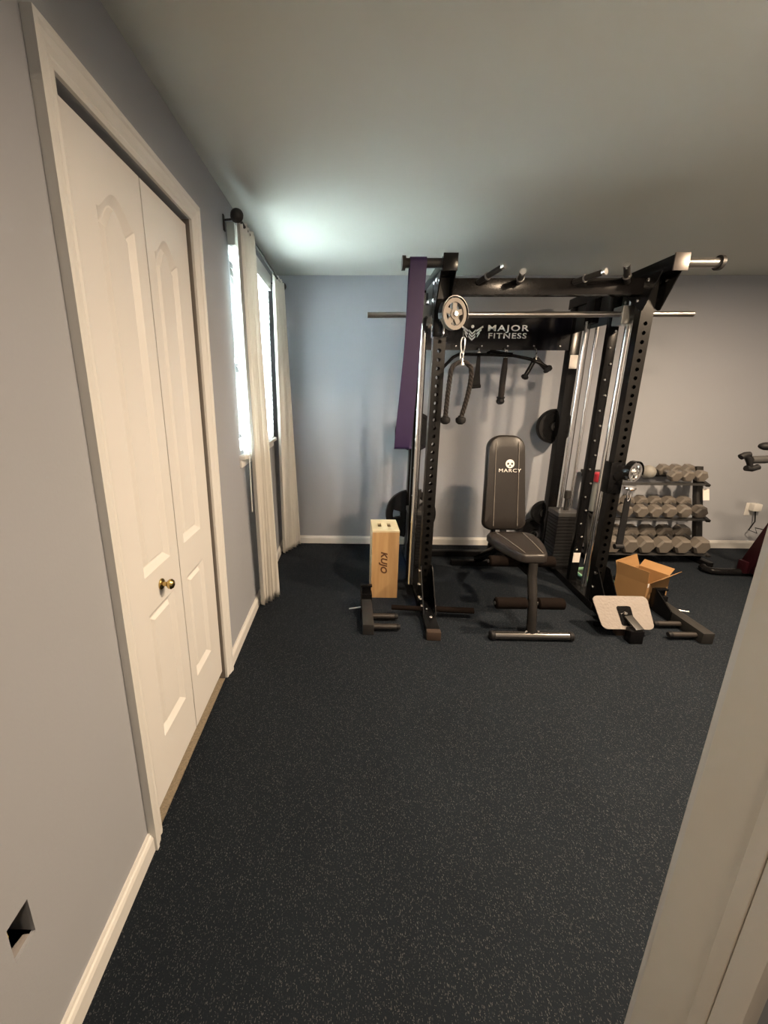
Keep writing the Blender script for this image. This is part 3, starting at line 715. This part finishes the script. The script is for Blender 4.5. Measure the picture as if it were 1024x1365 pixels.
# padded ankle/baton strap
x = 1.195
st_ = thing('short_rope_handle', 'thick black single rope with a ball end on the middle hook', 'cable attachment', (x, y, 1.33))
B().tube([(x, y, 1.675), (x, y, 1.60), (x-.004, y, 1.50), (x-.004, y, 1.40), (x-.006, y, 1.365)], [.016, .022, .023, .023, .020], 12).build('padded_rope', ROPE, st_)
B().lathe((x-.006, y, 1.385), (x-.007, y, 1.325), [(0, .030), (.12, .032), (.3, .026), (.6, .032), (.85, .026), (1, .010)], 18).build('rubber_end', RUBBER, st_)
b = B(); carabiner(b, (x, y-.004, 1.703), .055, .026); b.build('carabiner', CHROME, st_)
# V handle
x = 1.43; y = 3.225
vh = thing('v_handle', 'black V-shaped press-down handle on the right hook, under the panel', 'cable attachment', (x, y, 1.56))
for (dx, dz, dy) in ((.085, -.085, -.02), (-.065, -.135, .0)):
    p = Vector((x, y, 1.675)); q = p+Vector((dx, dy, dz))
    a = B().cyl(p, q, .017, 12).build('handle_arm', BLACK, vh)
    d = (q-p).normalized(); B().lathe(q-d*.012, q+d*.022, [(0, .017), (.3, .028), (.7, .028), (1, .014)], 16).build('end_ball', RUBBER, a)
B().lathe((x, y, 1.665), (x, y, 1.698), [(0, .018), (.5, .016), (1, .007)], 14).build('swivel', STEEL, vh)
# D handle on the right trolley
x, y = 1.722, 2.375
dh = thing('strap_handle', 'black strap handle hanging from the low chrome pulley, right front post', 'cable attachment', (x, y, .45))
b = B(); carabiner(b, (x, y, .808), .075, .03); b.build('carabiner', CHROME, dh)
B().prism([(x-.017, y, .79), (x+.017, y, .79), (x+.021, y, .50), (x+.021, y, .475), (x-.021, y, .475), (x-.021, y, .50)], (0, .008, 0)).build('webbing', RUBBER, dh, smooth=False)
B().cyl((x-.026, y+.004, .47), (x+.026, y+.004, .47), .017, 14).build('hand_grip', RUBBER, dh)

# ------------------------------------------------------------------ weight bench
BX = 1.085
bn = thing('weight_bench', 'dark grey padded weight bench with upright back inside the rack', 'weight bench', (BX, 2.5, 0))
def pad(outline, th, M, name, mt, parent, puff=.016):
    b = B(); n = len(outline); rows = []
    c = Vector((sum(p[0] for p in outline)/n, sum(p[1] for p in outline)/n))
    for ins, h in ((.012, -th), (0, -th+.010), (0, -.016), (.006, -.006), (.016, 0)):
        row = []
        for p in outline:
            v = Vector(p)-c; l = v.length; v = v*(1-ins/l)+c; row.append(b.m.verts.new(M @ Vector((v.x, v.y, h))))
        rows.append(row)
    for A, C in zip(rows, rows[1:]):
        for k in range(n): b.m.faces.new((A[k], A[(k+1) % n], C[(k+1) % n], C[k]))
    prev = rows[-1]
    for f in (.75, .45, .15):
        row = []
        for p in outline:
            v = (Vector(p)-c); v = v*(1-.016/v.length)*f+c; row.append(b.m.verts.new(M @ Vector((v.x, v.y, puff*(1-f*f)*.5))))
        for k in range(n): b.m.faces.new((prev[k], prev[(k+1) % n], row[(k+1) % n], row[k]))
        prev = row
    b.m.faces.new(prev); b.m.faces.new(rows[0][::-1])
    return b.build(name, mt, parent)
# backrest plane: local x right, local y up along the pad, local z out of the front
yb, zb, yt, zt = 2.605, .49, 2.735, 1.135
up = Vector((0, yt-yb, zt-zb)); Lb = up.length; up.normalize(); nr = Vector((0, -up.z, up.y))
MB_ = Matrix(((1, 0, 0, BX), (0, up.y, nr.y, yb), (0, up.z, nr.z, zb), (0, 0, 0, 1)))
def rounded(wb, wt, L, rb, rt, n=6):
    pts = []
    hb, ht = wb/2, wt/2
    for (cx, cy, r, a0) in ((hb-rb, rb, rb, -PI/2), (ht-rt, L-rt, rt, 0), (-ht+rt, L-rt, rt, PI/2), (-hb+rb, rb, rb, PI)):
        for k in range(n+1): a = a0+PI/2*k/n; pts.append((cx+r*math.cos(a), cy+r*math.sin(a)))
    return pts
ol = []
for (x_, y_) in rounded(.285, .245, Lb, .05, .085, 8): ol.append((x_*(1+.10*math.sin(PI*min(1, max(0, y_/Lb)))), y_))
bk = pad(ol, .062, MB_, 'backrest', VINYL, bn)
for s in (-1, 1):
    pts = [MB_ @ Vector((s*(.082-.004*t), .03+(Lb-.075)*t, .0055+.003*math.sin(PI*t))) for t in [k/12 for k in range(13)]]
    B().tube(pts, .0022, 5).build('stitch_line', STITCH, bk)
lg = MB_ @ Matrix.Translation((.018, Lb*.70, .0105))
def disc_pts(cx, cy, r, n=24): return [(cx+r*math.cos(2*PI*k/n), cy+r*math.sin(2*PI*k/n)) for k in range(n)]
def flat(b, pts, M, h=.0012): b.prism([M @ Vector((p[0], p[1], 0)) for p in pts], (M.to_3x3() @ Vector((0, 0, 1)))*h)
b = B(); flat(b, disc_pts(0, 0, .030), lg, .0016); b.build('round_emblem', INK, bk, smooth=False)
b = B()
for s in (-1, 1): flat(b, [(s*.006, .004), (s*.013, .009), (s*.019, .006), (s*.019, -.006), (s*.013, -.009), (s*.009, -.004)], lg @ Matrix.Translation((0, 0, .0016)))
flat(b, [(-.008, -.020), (.008, -.020), (.004, -.011), (-.004, -.011)], lg @ Matrix.Translation((0, 0, .0016)))
b.build('emblem_marks', VINYL, bk, smooth=False)
text_part('MARCY', INK, bk, .034, MB_ @ Matrix.Translation((.018, Lb*.70-.047, .0108)), 1.25, .0, spacing=1.14)
# seat
ys, zs_, ye, ze = 2.14, .508, 2.56, .500
up2 = Vector((0, ye-ys, ze-zs_)); Ls = up2.length; up2.normalize(); n2 = Vector((0, -up2.z, up2.y))
MS = Matrix(((1, 0, 0, BX), (0, up2.y, n2.y, ys), (0, up2.z, n2.z, zs_), (0, 0, 0, 1)))
so = []
for (cx, cy, r, a0) in ((.060, .05, .05, -PI/2), (.145, Ls-.10, .06, 0), (-.145, Ls-.10, .06, PI/2), (-.060, .05, .05, PI)):
    pass
so = [(-.075, .012), (-.05, 0), (.05, 0), (.075, .012), (.098, .06), (.140, .18), (.158, .28), (.155, Ls-.05), (.13, Ls-.01), (.10, Ls), (-.10, Ls), (-.13, Ls-.01), (-.155, Ls-.05), (-.158, .28), (-.140, .18), (-.098, .06)]
se = pad(so, .058, MS, 'seat', VINYL, bn, .012)
for s in (-1, 1):
    pts = [MS @ Vector((s*(.052+.035*t), .02+(Ls-.05)*t, .003+.003*math.sin(PI*t))) for t in [k/10 for k in range(11)]]
    B().tube(pts, .0022, 5).build('stitch_line', STITCH, se)
# frame
TUBE = mat('gunmetal_tube', (.045, .042, .04), .22, .5, noise=.1)
B().tube([(BX, 2.155, .452), (BX, 2.150, .37), (BX, 2.125, .30), (BX, 2.10, .22), (BX, 2.085, .14), (BX, 2.075, .045)], .027, 16).build('front_leg', TUBE, bn)
fb = B().cyl((.865, 2.062, .027), (1.305, 2.062, .027), .024, 18).build('front_foot_bar', mat('foot_bar_steel', (.16, .155, .15), .2, .9, noise=.05), bn)
for x0, x1 in ((.842, .872), (1.298, 1.328)): B().lathe((x0, 2.062, .027), (x1, 2.062, .027), [(0, .022), (.2, .027), (.8, .027), (1, .022)], 18).build('end_cap', RUBBER, fb)
for s in (-1, 1): B().lathe((BX+s*.035, 2.062, .045), (BX+s*.035, 2.055, .062), [(0, .010), (.6, .010), (1, .006)], 6).build('bolt', CHROME, fb)
B().obox((BX, 2.17, .39), (BX, 2.62, .37), .05, .05, bev=.004).obox((BX, 2.60, .38), (BX, 3.10, .05), .05, .05, bev=.004).build('main_beam', BLACK, bn)
B().obox((.87, 3.10, .024), (1.30, 3.10, .024), .045, .045, bev=.004).build('rear_foot_bar', BLACK, bn)
B().obox((BX, 2.60, .40), (BX, 2.78, .80), .04, .03, bev=.003).obox((BX, 2.85, .23), (BX, 2.76, .72), .03, .03, bev=.003).build('back_support', BLACK, bn)
for y in (2.30, 2.45): B().box(BX-.10, BX+.10, y, y+.04, .39, .442, .002).build('seat_bracket', BLACK, bn)
for (y, z, x0, x1) in ((2.105, .215, .865, 1.275), (2.27, .408, .865, 1.275)):
    B().cyl((x0, y, z), (x1, y, z), .011, 10).build('roller_rod', STEEL, bn)
    for a, c in ((x0+.004, BX-.032), (BX+.032, x1-.004)):
        B().lathe((a, y, z), (c, y, z), [(0, .026), (.04, .034), (.96, .034), (1, .026)], 18).build('foam_roller', FOAM, bn)

# ------------------------------------------------------------------ plywood box
pbx = thing('plywood_box', 'tall pale plywood box with two finger holes standing left of the rack', 'wooden box', (.255, 2.65, 0))
x0, x1, y0, y1, z1 = .163, .348, 2.53, 2.775, .503
B().box(x0, x1, y0, y0+.012, 0, z1-.012).build('front_board', WOOD, pbx, smooth=False)
B().box(x0, x1, y1-.012, y1, 0, z1-.012).build('rear_board', WOOD, pbx, smooth=False)
B().box(x0, x0+.012, y0+.012, y1-.012, 0, z1-.012).build('side_board', WOODE, pbx, smooth=False)
B().box(x1-.012, x1, y0+.012, y1-.012, 0, z1-.012).build('side_board', WOODE, pbx, smooth=False)
b = B(); zz0, zz1 = z1-.012, z1
xs = [x0, x0+.044, x0+.070, x0+.110, x0+.136, x1]; ysq = [y0, y0+.085, y0+.160, y1]
for i in range(5):
    for j in range(3):
        if j == 1 and i in (1, 3): continue
        b.box(xs[i], xs[i+1], ysq[j], ysq[j+1], zz0, zz1)
bmesh.ops.remove_doubles(b.m, verts=b.m.verts, dist=1e-5)
b.build('top_board', WOODE, pbx, smooth=False)
text_part('KUJO', DINK, pbx, .060, Matrix.Translation((.246, y0-.0006, .272)) @ RX90 @ Matrix.Rotation(-PI/2, 4, 'Z'), 1.05, .0022, shear=.25, spacing=1.05)

# ------------------------------------------------------------------ roller arms lying on the floor
def arm(label, xb, s, y0, y1, zt):
    t = thing('roller_arm', label, 'rack attachment', (xb+.03*s, (y0+y1)/2, 0), 'roller arms lying on the floor')
    xa, xc = sorted((xb, xb+s*.066))
    B().box(xa, xc, y0, y1, .002, .07, .003).build('beam', BLACKM, t)
    B().box(xa-.004, xc+.004, y1-.03, y1+.03, .0, .105, .003).build('bracket_block', BLACK, t)
    B().box(xa+.004, xc-.002, y1-.006, y1+.0, .10, zt, .002).box(xa-.006, xc+.004, y1-.02, y1+.008, zt-.012, zt, .002).build('bracket_tab', BLACK, t)
    B().prism([(xa-.008, y1+.02, 0), (xa-.008, y1-.16, 0), (xa-.008, y1-.16, .07), (xa-.008, y1-.03, zt-.01), (xa-.008, y1+.02, zt-.01)], (.008, 0, 0)).build('side_plate', BLACK, t, smooth=False)
    xi = xb if s > 0 else xb
    for y in (y0+.045, y0+.16):
        r = B().cyl((xi, y, .032), (xi-s*.15, y, .032), .016, 14).build('prong', mat('prong_steel', (.025, .021, .019), .45, 0, noise=.1), t)
        B().lathe((xi-s*.14, y, .032), (xi-s*.162, y, .032), [(0, .017), (.5, .019), (1, .014)], 14).build('end_cap', RUBBER, r)
    B().cyl((xb+s*.066, y1-.10, .052), (xb+s*.15, y1-.11, .044), .006, 10).build('pull_pin', CHROME, t)
    return t
arm('black roller arm lying at the foot of the plywood box, left of the rack', .158, -1, 2.08, 2.41, .165)
arm('black roller arm lying right of the textured foot plate, below the cardboard box', 2.062, 1, 2.045, 2.435, .155)

# ------------------------------------------------------------------ textured foot plate on the right foot
fp = thing('foot_plate', 'tilted silver textured foot plate with black bracket before the right post', 'foot plate', (1.67, 2.15, 0))
pb_, pt_ = Vector((0, 2.095, .058)), Vector((0, 2.225, .205)); uu = (pt_-pb_); Lp = uu.length; uu.normalize(); nn = Vector((0, -uu.z, uu.y))
MP = Matrix(((1, 0, 0, 1.668), (0, uu.y, nn.y, 2.095), (0, uu.z, nn.z, .058), (0, 0, 0, 1)))
b = B(); flat(b, [(p[0]-.03*(p[1]/Lp-.5)*0, p[1]) for p in rounded(.31, .33, Lp, .035, .030, 6)], MP, .005); b.build('grip_plate', GRIPTEX, fp)
b = B(); flat(b, rounded(.078, .084, .115, .012, .012, 4), MP @ Matrix.Translation((.005, .02, .0052)), .003); b.build('bracket_face', BLACK, fp)
B().obox(MP @ Vector((.012, .075, .012)), (1.695, 2.045, .085), .05, .012, up=(0, -.3, 1), bev=.002).build('bracket_arm', BLACKM, fp)
B().box(1.672-.03, 1.672+.045, 2.035, 2.085, 0, .082, .003).build('bracket_foot', BLACK, fp)
B().lathe(MP @ Vector((-.004, .088, .008)), MP @ Vector((-.004, .088, .030)), [(0, .010), (.6, .010), (1, .007)], 8).build('bolt', CHROME, fp)
B().obox((1.545, 2.215, .012), (1.612, 2.215, .012), .02, .02).obox((1.60, 2.215, .01), (1.60, 2.20, .175), .018, .006, up=(1, 0, 0)).build('rear_prop', BLACK, fp)

# ------------------------------------------------------------------ cardboard box
cb = thing('cardboard_box', 'open brown cardboard box with raised flaps right of the rack', 'box', (2.1, 2.6, 0))
ax = Vector((.877, .481, 0)); ay = Vector((-.481, .877, 0)); O = Vector((2.022, 2.458, 0))
LA, LBx, HB = .30, .20, .165
def cbp(a, c, z): return O+ax*a+ay*c+Vector((0, 0, z))
def sheet(pts, th_vec, nm): return B().prism(pts, th_vec).build(nm, CARD, cb, smooth=False)
TH = .004
sheet([cbp(0, 0, 0), cbp(LA, 0, 0), cbp(LA, 0, HB), cbp(0, 0, HB)], ay*TH, 'side_panel')
sheet([cbp(0, LBx, 0), cbp(LA, LBx, 0), cbp(LA, LBx, HB), cbp(0, LBx, HB)], -ay*TH, 'side_panel')
sheet([cbp(0, TH, 0), cbp(0, LBx-TH, 0), cbp(0, LBx-TH, HB), cbp(0, TH, HB)], ax*TH, 'side_panel')
sheet([cbp(LA, TH, 0), cbp(LA, LBx-TH, 0), cbp(LA, LBx-TH, HB), cbp(LA, TH, HB)], -ax*TH, 'side_panel')
sheet([cbp(TH, TH, .002), cbp(LA-TH, TH, .002), cbp(LA-TH, LBx-TH, .002), cbp(TH, LBx-TH, .002)], Vector((0, 0, TH)), 'bottom')
F = .095
sheet([cbp(0, .002, HB), cbp(0, LBx, HB), cbp(-.012, LBx+.004, HB+F), cbp(-.012, .0, HB+F)], ax*.003, 'flap')
sheet([cbp(.004, LBx, HB), cbp(LA, LBx, HB), cbp(LA, LBx+.03, HB+F*.85), cbp(.004, LBx+.02, HB+F*.95)], -ay*.003, 'flap')
sheet([cbp(.03, 0, HB), cbp(LA, 0, HB), cbp(LA+.01, -.055, HB+F*.55), cbp(.03, -.06, HB+F*.6)], ay*.003, 'flap')
sheet([cbp(LA, .004, HB), cbp(LA, LBx-.004, HB), cbp(LA+.06, LBx-.004, HB+F*.4), cbp(LA+.06, .004, HB+F*.4)], -ax*.003, 'flap')
B().prism([cbp(-.0012, -.0012, HB-.022), cbp(.016, -.0012, HB-.022), cbp(.016, -.0012, HB+.006), cbp(-.0012, -.0012, HB+.006)], -ay*.001).build('tape_tab', LABELW, cb, smooth=False)

# ------------------------------------------------------------------ low tray with pale green rim beside the rack
gb = thing('plastic_bin', 'clear plastic bin with a pale green rim behind the right front post', 'bin', (1.875, 2.81, 0))
x0, x1, y0, y1 = 1.785, 1.965, 2.70, 2.92
b = B(); b.box(x0, x1, y0, y0+.003, 0, .06).box(x0, x1, y1-.003, y1, 0, .06).box(x0, x0+.003, y0, y1, 0, .06).box(x1-.003, x1, y0, y1, 0, .06).box(x0, x1, y0, y1, 0, .003)
b.build('tray', GREYP, gb, smooth=False)
B().box(x0-.01, x1+.01, y0-.012, y0+.006, .05, .072, .004).box(x0-.01, x1+.01, y1-.006, y1+.012, .05, .072, .004).box(x0-.012, x0+.004, y0, y1, .05, .072, .004).box(x1-.004, x1+.012, y0, y1, .05, .072, .004).build('green_rim', GREEN, gb)
b = B(); N = 14; rows = []
for j, (z, sc_) in enumerate(((.06, .8), (.10, 1.0), (.15, .92), (.19, .6), (.205, .25))):
    rows.append([b.m.verts.new(Vector((1.905+.055*sc_*math.cos(2*PI*k/N)*(1+.15*math.sin(5*k+j)), 2.80+.08*sc_*math.sin(2*PI*k/N)*(1+.12*math.cos(3*k+j*2)), z+.008*math.sin(4*k+j)))) for k in range(N)])
for A, C in zip(rows, rows[1:]):
    for k in range(N): b.m.faces.new((A[k], A[(k+1) % N], C[(k+1) % N], C[k]))
b.m.faces.new(rows[-1]); b.build('clear_bag', CLEAR, gb)

# ------------------------------------------------------------------ dumbbell rack and dumbbells
dr = thing('dumbbell_rack', 'black three-tier dumbbell rack against the back wall', 'dumbbell rack', (2.6, 3.35, 0))
RL, RR = 2.10, 3.03
tiers = [(3.27, .125, .30), (3.33, .412, .27), (3.40, .700, .25)]       # (y centre, rail height, rail spacing)
for x in (RL, RR):
    B().obox((x, 3.24, .045), (x+.02, 3.45, .80), .055, .045, up=(0, -1, .3), bev=.003).build('post', BLACKM, dr)
    B().obox((x, 3.10, .024), (x, 3.53, .024), .05, .045, bev=.003).build('foot', BLACK, dr)
B().box(RR+.0, RR+.052, 3.318, 3.3235, .53, .63, .001, rot=(-.27, 0, 0)).build('sticker', LABELW, dr, smooth=False)
for (yc, z, sp) in tiers:
    for sgn_ in (-1, 1):
        zz = z+sgn_*.03
        B().obox((RL, yc+sgn_*sp*.33, zz), (RR, yc+sgn_*sp*.33, zz), .05, .014, bev=.002).build('rail', GREYM, dr)
    B().obox((RL, yc+sp*.5, z+.02), (RR, yc+sp*.5, z+.02), .005, .06, bev=.001).build('tray_back', GREYM, dr)
for x in (RL, RR): 
    for (yc, z, sp) in tiers: B().obox((x, yc-sp*.45, z-.036), (x, yc+sp*.5, z+.045), .03, .02).build('tier_bracket', BLACKM, dr)
def make_db(R, L, hl, label, loc):
    t = thing('dumbbell', label, 'dumbbell', loc, 'grey hex dumbbells on the rack')
    th = .20; d = Vector((0, math.cos(th), math.sin(th))); c = Vector(loc)+Vector((0, 0, R*.87))
    # two hexagonal heads with chamfered ends and a knurled handle
    for s in (-1, 1):
        p0 = c+d*s*(L/2-hl); p1 = c+d*s*(L/2)
        B().lathe(p0, p1, [(0, R*.72), (.12, R), (.85, R), (1, R*.80)], 6, hexrot=0).build('hex_head', GREYHEX, t, smooth=False)
    B().lathe(c-d*(L/2-hl+.005), c+d*(L/2-hl+.005), [(0, .016), (.3, .018), (.5, .0165), (.7, .018), (1, .016)], 14).build('handle', STEEL, t)
    return t
names3 = ['far left', 'second', 'third', 'fourth', 'fifth', 'last']
R3, R2, R1 = .072, .055, .050
bx3 = [2.225, 2.365, 2.50, 2.648, 2.80, 2.955]
lab3 = ['large grey hex dumbbell, bottom tier, at the left end right behind the rack post', 'large grey hex dumbbell, bottom tier, second from the left end, behind the hanging strap',
        'large grey hex dumbbell, bottom tier, third from the left end', 'large grey hex dumbbell, bottom tier, third from the right end',
        'large grey hex dumbbell, bottom tier, second from the right end', 'large grey hex dumbbell, bottom tier, at the right end above the rack foot']
first = None
for x, l in zip(bx3, lab3):
    loc = (x, tiers[0][0]-.005, tiers[0][1]+.012)
    if first is None: first = make_db(R3, .30, .095, l, loc)
    else: dup(first, loc, 1, l)
bx2 = [2.20, 2.335, 2.463, 2.58, 2.70, 2.822, 2.955]
lab2 = ['medium grey hex dumbbell, middle tier, at the left end beside the plastic jar', 'medium grey hex dumbbell, middle tier, second from the left, behind the chrome pulley', 'medium grey hex dumbbell, middle tier, third from the left end',
        'medium grey hex dumbbell, middle tier, exactly in the middle of its row', 'medium grey hex dumbbell, middle tier, third from the right end', 'medium grey hex dumbbell, middle tier, second from the right end', 'medium grey hex dumbbell, middle tier, at the right end under the white sticker']
first = None
for x, l in zip(bx2, lab2):
    loc = (x, tiers[1][0]-.005, tiers[1][1]+.012)
    if first is None: first = make_db(R2, .26, .082, l, loc)
    else: dup(first, loc, 1, l)
first = None
for x, l in zip([2.755, 2.86, 2.972], ['small grey hex dumbbell, top tier, left one of three', 'small grey hex dumbbell, top tier, middle one of three', 'small grey hex dumbbell, top tier, right one on the post']):
    loc = (x, tiers[2][0]-.01, tiers[2][1]+.012)
    if first is None: first = make_db(R1, .21, .068, l, loc)
    else: dup(first, loc, 1, l)
tag(B().sphere((2.56, 3.36, .765), .058).build('massage_ball', BALLG), 'plain grey ball on the top tier of the dumbbell rack', 'ball')
jr = thing('plastic_jar', 'grey plastic jar with a red lid on the left of the dumbbell rack', 'jar', (2.125, 3.30, .46))
b = B(); b.lathe((2.125, 3.30, .43), (2.125, 3.30, .69), [(0, .050), (.03, .056), (.75, .056), (.88, .046), (1, .042)], 24).build('jar_body', GREYP, jr)
B().lathe((2.125, 3.30, .69), (2.125, 3.30, .765), [(0, .050), (.1, .052), (.9, .050), (1, .042)], 24).build('jar_lid', RED, jr)
b = B()
for i in range(5):
    for j in range(6):
        a = -1.9+i*.16; b.box(2.125+.0562*math.cos(a)-.003, 2.125+.0562*math.cos(a)+.003, 3.30+.0572*math.sin(a)-.001, 3.30+.0572*math.sin(a)+.001, .47+j*.017, .477+j*.017)
stuff(b.build('printed_dots', INK, jr, smooth=False))

# ------------------------------------------------------------------ exercise bike at the right edge
ek = thing('exercise_bike', 'maroon and black exercise bike at the right edge of the photo', 'exercise bike', (3.27, 2.55, 0))
KX = 3.23
B().tube([(2.93, 3.06, .028), (2.915, 3.02, .028), (2.935, 2.985, .028), (2.99, 2.972, .028), (3.3, 2.97, .028), (3.57, 2.972, .028), (3.62, 2.985, .028), (3.64, 3.02, .028)], .028, 14).build('front_stabiliser', BLACK, ek)
B().tube([(3.0, 1.95, .028), (3.56, 1.95, .028)], .028, 14).build('rear_stabiliser', BLACK, ek)
B().obox((KX, 2.97, .06), (KX, 1.95, .09), .07, .06, bev=.008).obox((KX, 2.20, .10), (KX, 2.10, .72), .07, .06, bev=.008).obox((KX, 2.25, .35), (KX, 2.78, .62), .07, .07, bev=.008).build('main_frame', MAROON, ek)
for s in (-1, 1): B().obox((KX+s*.055, 2.97, .05), (KX+s*.045, 2.76, .72), .03, .10, up=(0, 1, .2), bev=.008).build('fork_blade', MAROON, ek)
B().lathe((KX-.03, 2.66, .33), (KX+.03, 2.66, .33), [(0, .03), (.2, .05), (.3, .16), (.2, .205), (.8, .205), (.7, .16), (.8, .05), (1, .03)], 40).build('flywheel', MAROON, ek)
B().prism([(KX-.08, 2.80, .30), (KX-.08, 2.60, .16), (KX-.08, 2.42, .30), (KX-.08, 2.60, .46), (KX-.08, 2.76, .46)], (.035, 0, 0)).build('belt_guard', MAROON, ek, smooth=False)
B().tube([(KX, 2.775, .65), (KX, 2.76, 1.0)], .026, 14).build('handlebar_post', BLACKM, ek)
hb = B().tube([(KX-.24, 2.50, 1.035), (KX-.24, 2.62, 1.02), (KX-.23, 2.73, 1.0), (KX-.12, 2.77, .995), (KX+.12, 2.77, .995), (KX+.23, 2.73, 1.0), (KX+.24, 2.62, 1.02), (KX+.24, 2.50, 1.035)], .017, 12).build('handlebar', BLACKM, ek)
B().tube([(KX-.08, 2.78, 1.0), (KX-.09, 2.62, 1.10), (KX-.09, 2.52, 1.14)], .017, 12).tube([(KX+.08, 2.78, 1.0), (KX+.09, 2.62, 1.10), (KX+.09, 2.52, 1.14)], .017, 12).build('aero_bar', BLACKM, ek)
B().box(KX-.09, KX+.09, 2.93, 3.0, .03, .13, .01).build('stabiliser_mount', MAROON, ek)
# two-armed grip ends seen at the photo's edge
B().tube([(KX-.24, 2.72, 1.0), (KX-0.410, 2.70, .985), (KX-0.505, 2.70, .982)], .026, 12).build('side_grip', GREYM, ek)
B().tube([(KX-0.555, 2.70, 1.012), (KX-0.530, 2.70, 1.0), (KX-0.505, 2.70, .965), (KX-0.495, 2.70, .93)], [.018, .019, .018, .016], 12).tube([(KX-0.520, 2.70, .925), (KX-0.480, 2.70, .92), (KX-0.440, 2.70, .935)], .02, 12).tube([(KX-0.575, 2.70, 1.0), (KX-0.550, 2.70, 1.015), (KX-0.520, 2.70, 1.018)], .02, 12).build('grip_end', RUBBER, ek)
B().sphere((KX-0.420, 2.70, 1.075), .036, 1.4, 1, .75).build('grip_pad', RUBBER, ek)
B().obox((KX, 2.10, .70), (KX, 2.08, .86), .035, .035).build('seat_post', STEEL, ek)
B().sphere((KX, 2.08, .90), .12, .9, 1.15, .35).build('saddle', RUBBER, ek)

# outlet with plug adapter
ot = thing('wall_outlet', 'white wall outlet with a plug adapter on the back wall near the bike', 'outlet', (3.71, D, .33))
B().box(3.665, 3.745, D-.006, D-.0005, .325, .445, .002).build('cover_plate', WHITE, ot)
B().box(3.69, 3.765, D-.055, D-.006, .375, .445, .01).build('plug_adapter', WHITE, ot)
cd = B().tube([(3.73, D-.035, .375), (3.735, D-.05, .28), (3.69, D-.06, .20), (3.74, D-.09, .18), (3.70, D-.10, .235), (3.78, D-.15, .225), (3.82, D-.2, .14), (3.80, D-.3, .012), (3.6, D-.42, .007), (3.42, 3.02, .006)], .005, 8)
cd.build('power_cord', RUBBER, ek)

# recessed lamps (out of the photo)
for i, (n_, l, p_, _s) in enumerate(CANS):
    t = thing('recessed_light', ['round recessed ceiling light opposite the closet door, above the frame', 'round recessed ceiling light just before the right post of the rack', 'round recessed ceiling light farthest right, beyond the exercise bike'][i], 'ceiling light', (l[0], l[1], H-.012))
    B().lathe((l[0], l[1], H), (l[0], l[1], H-.012), [(0, .075), (0, .095), (.6, .095), (1, .085), (1, .075), (0, .075)], 32, cap=False).build('trim_ring', WHITE, t)
    B().cyl((l[0], l[1], H), (l[0], l[1], H-.004), .074, 32).build('lens', LENS, t)
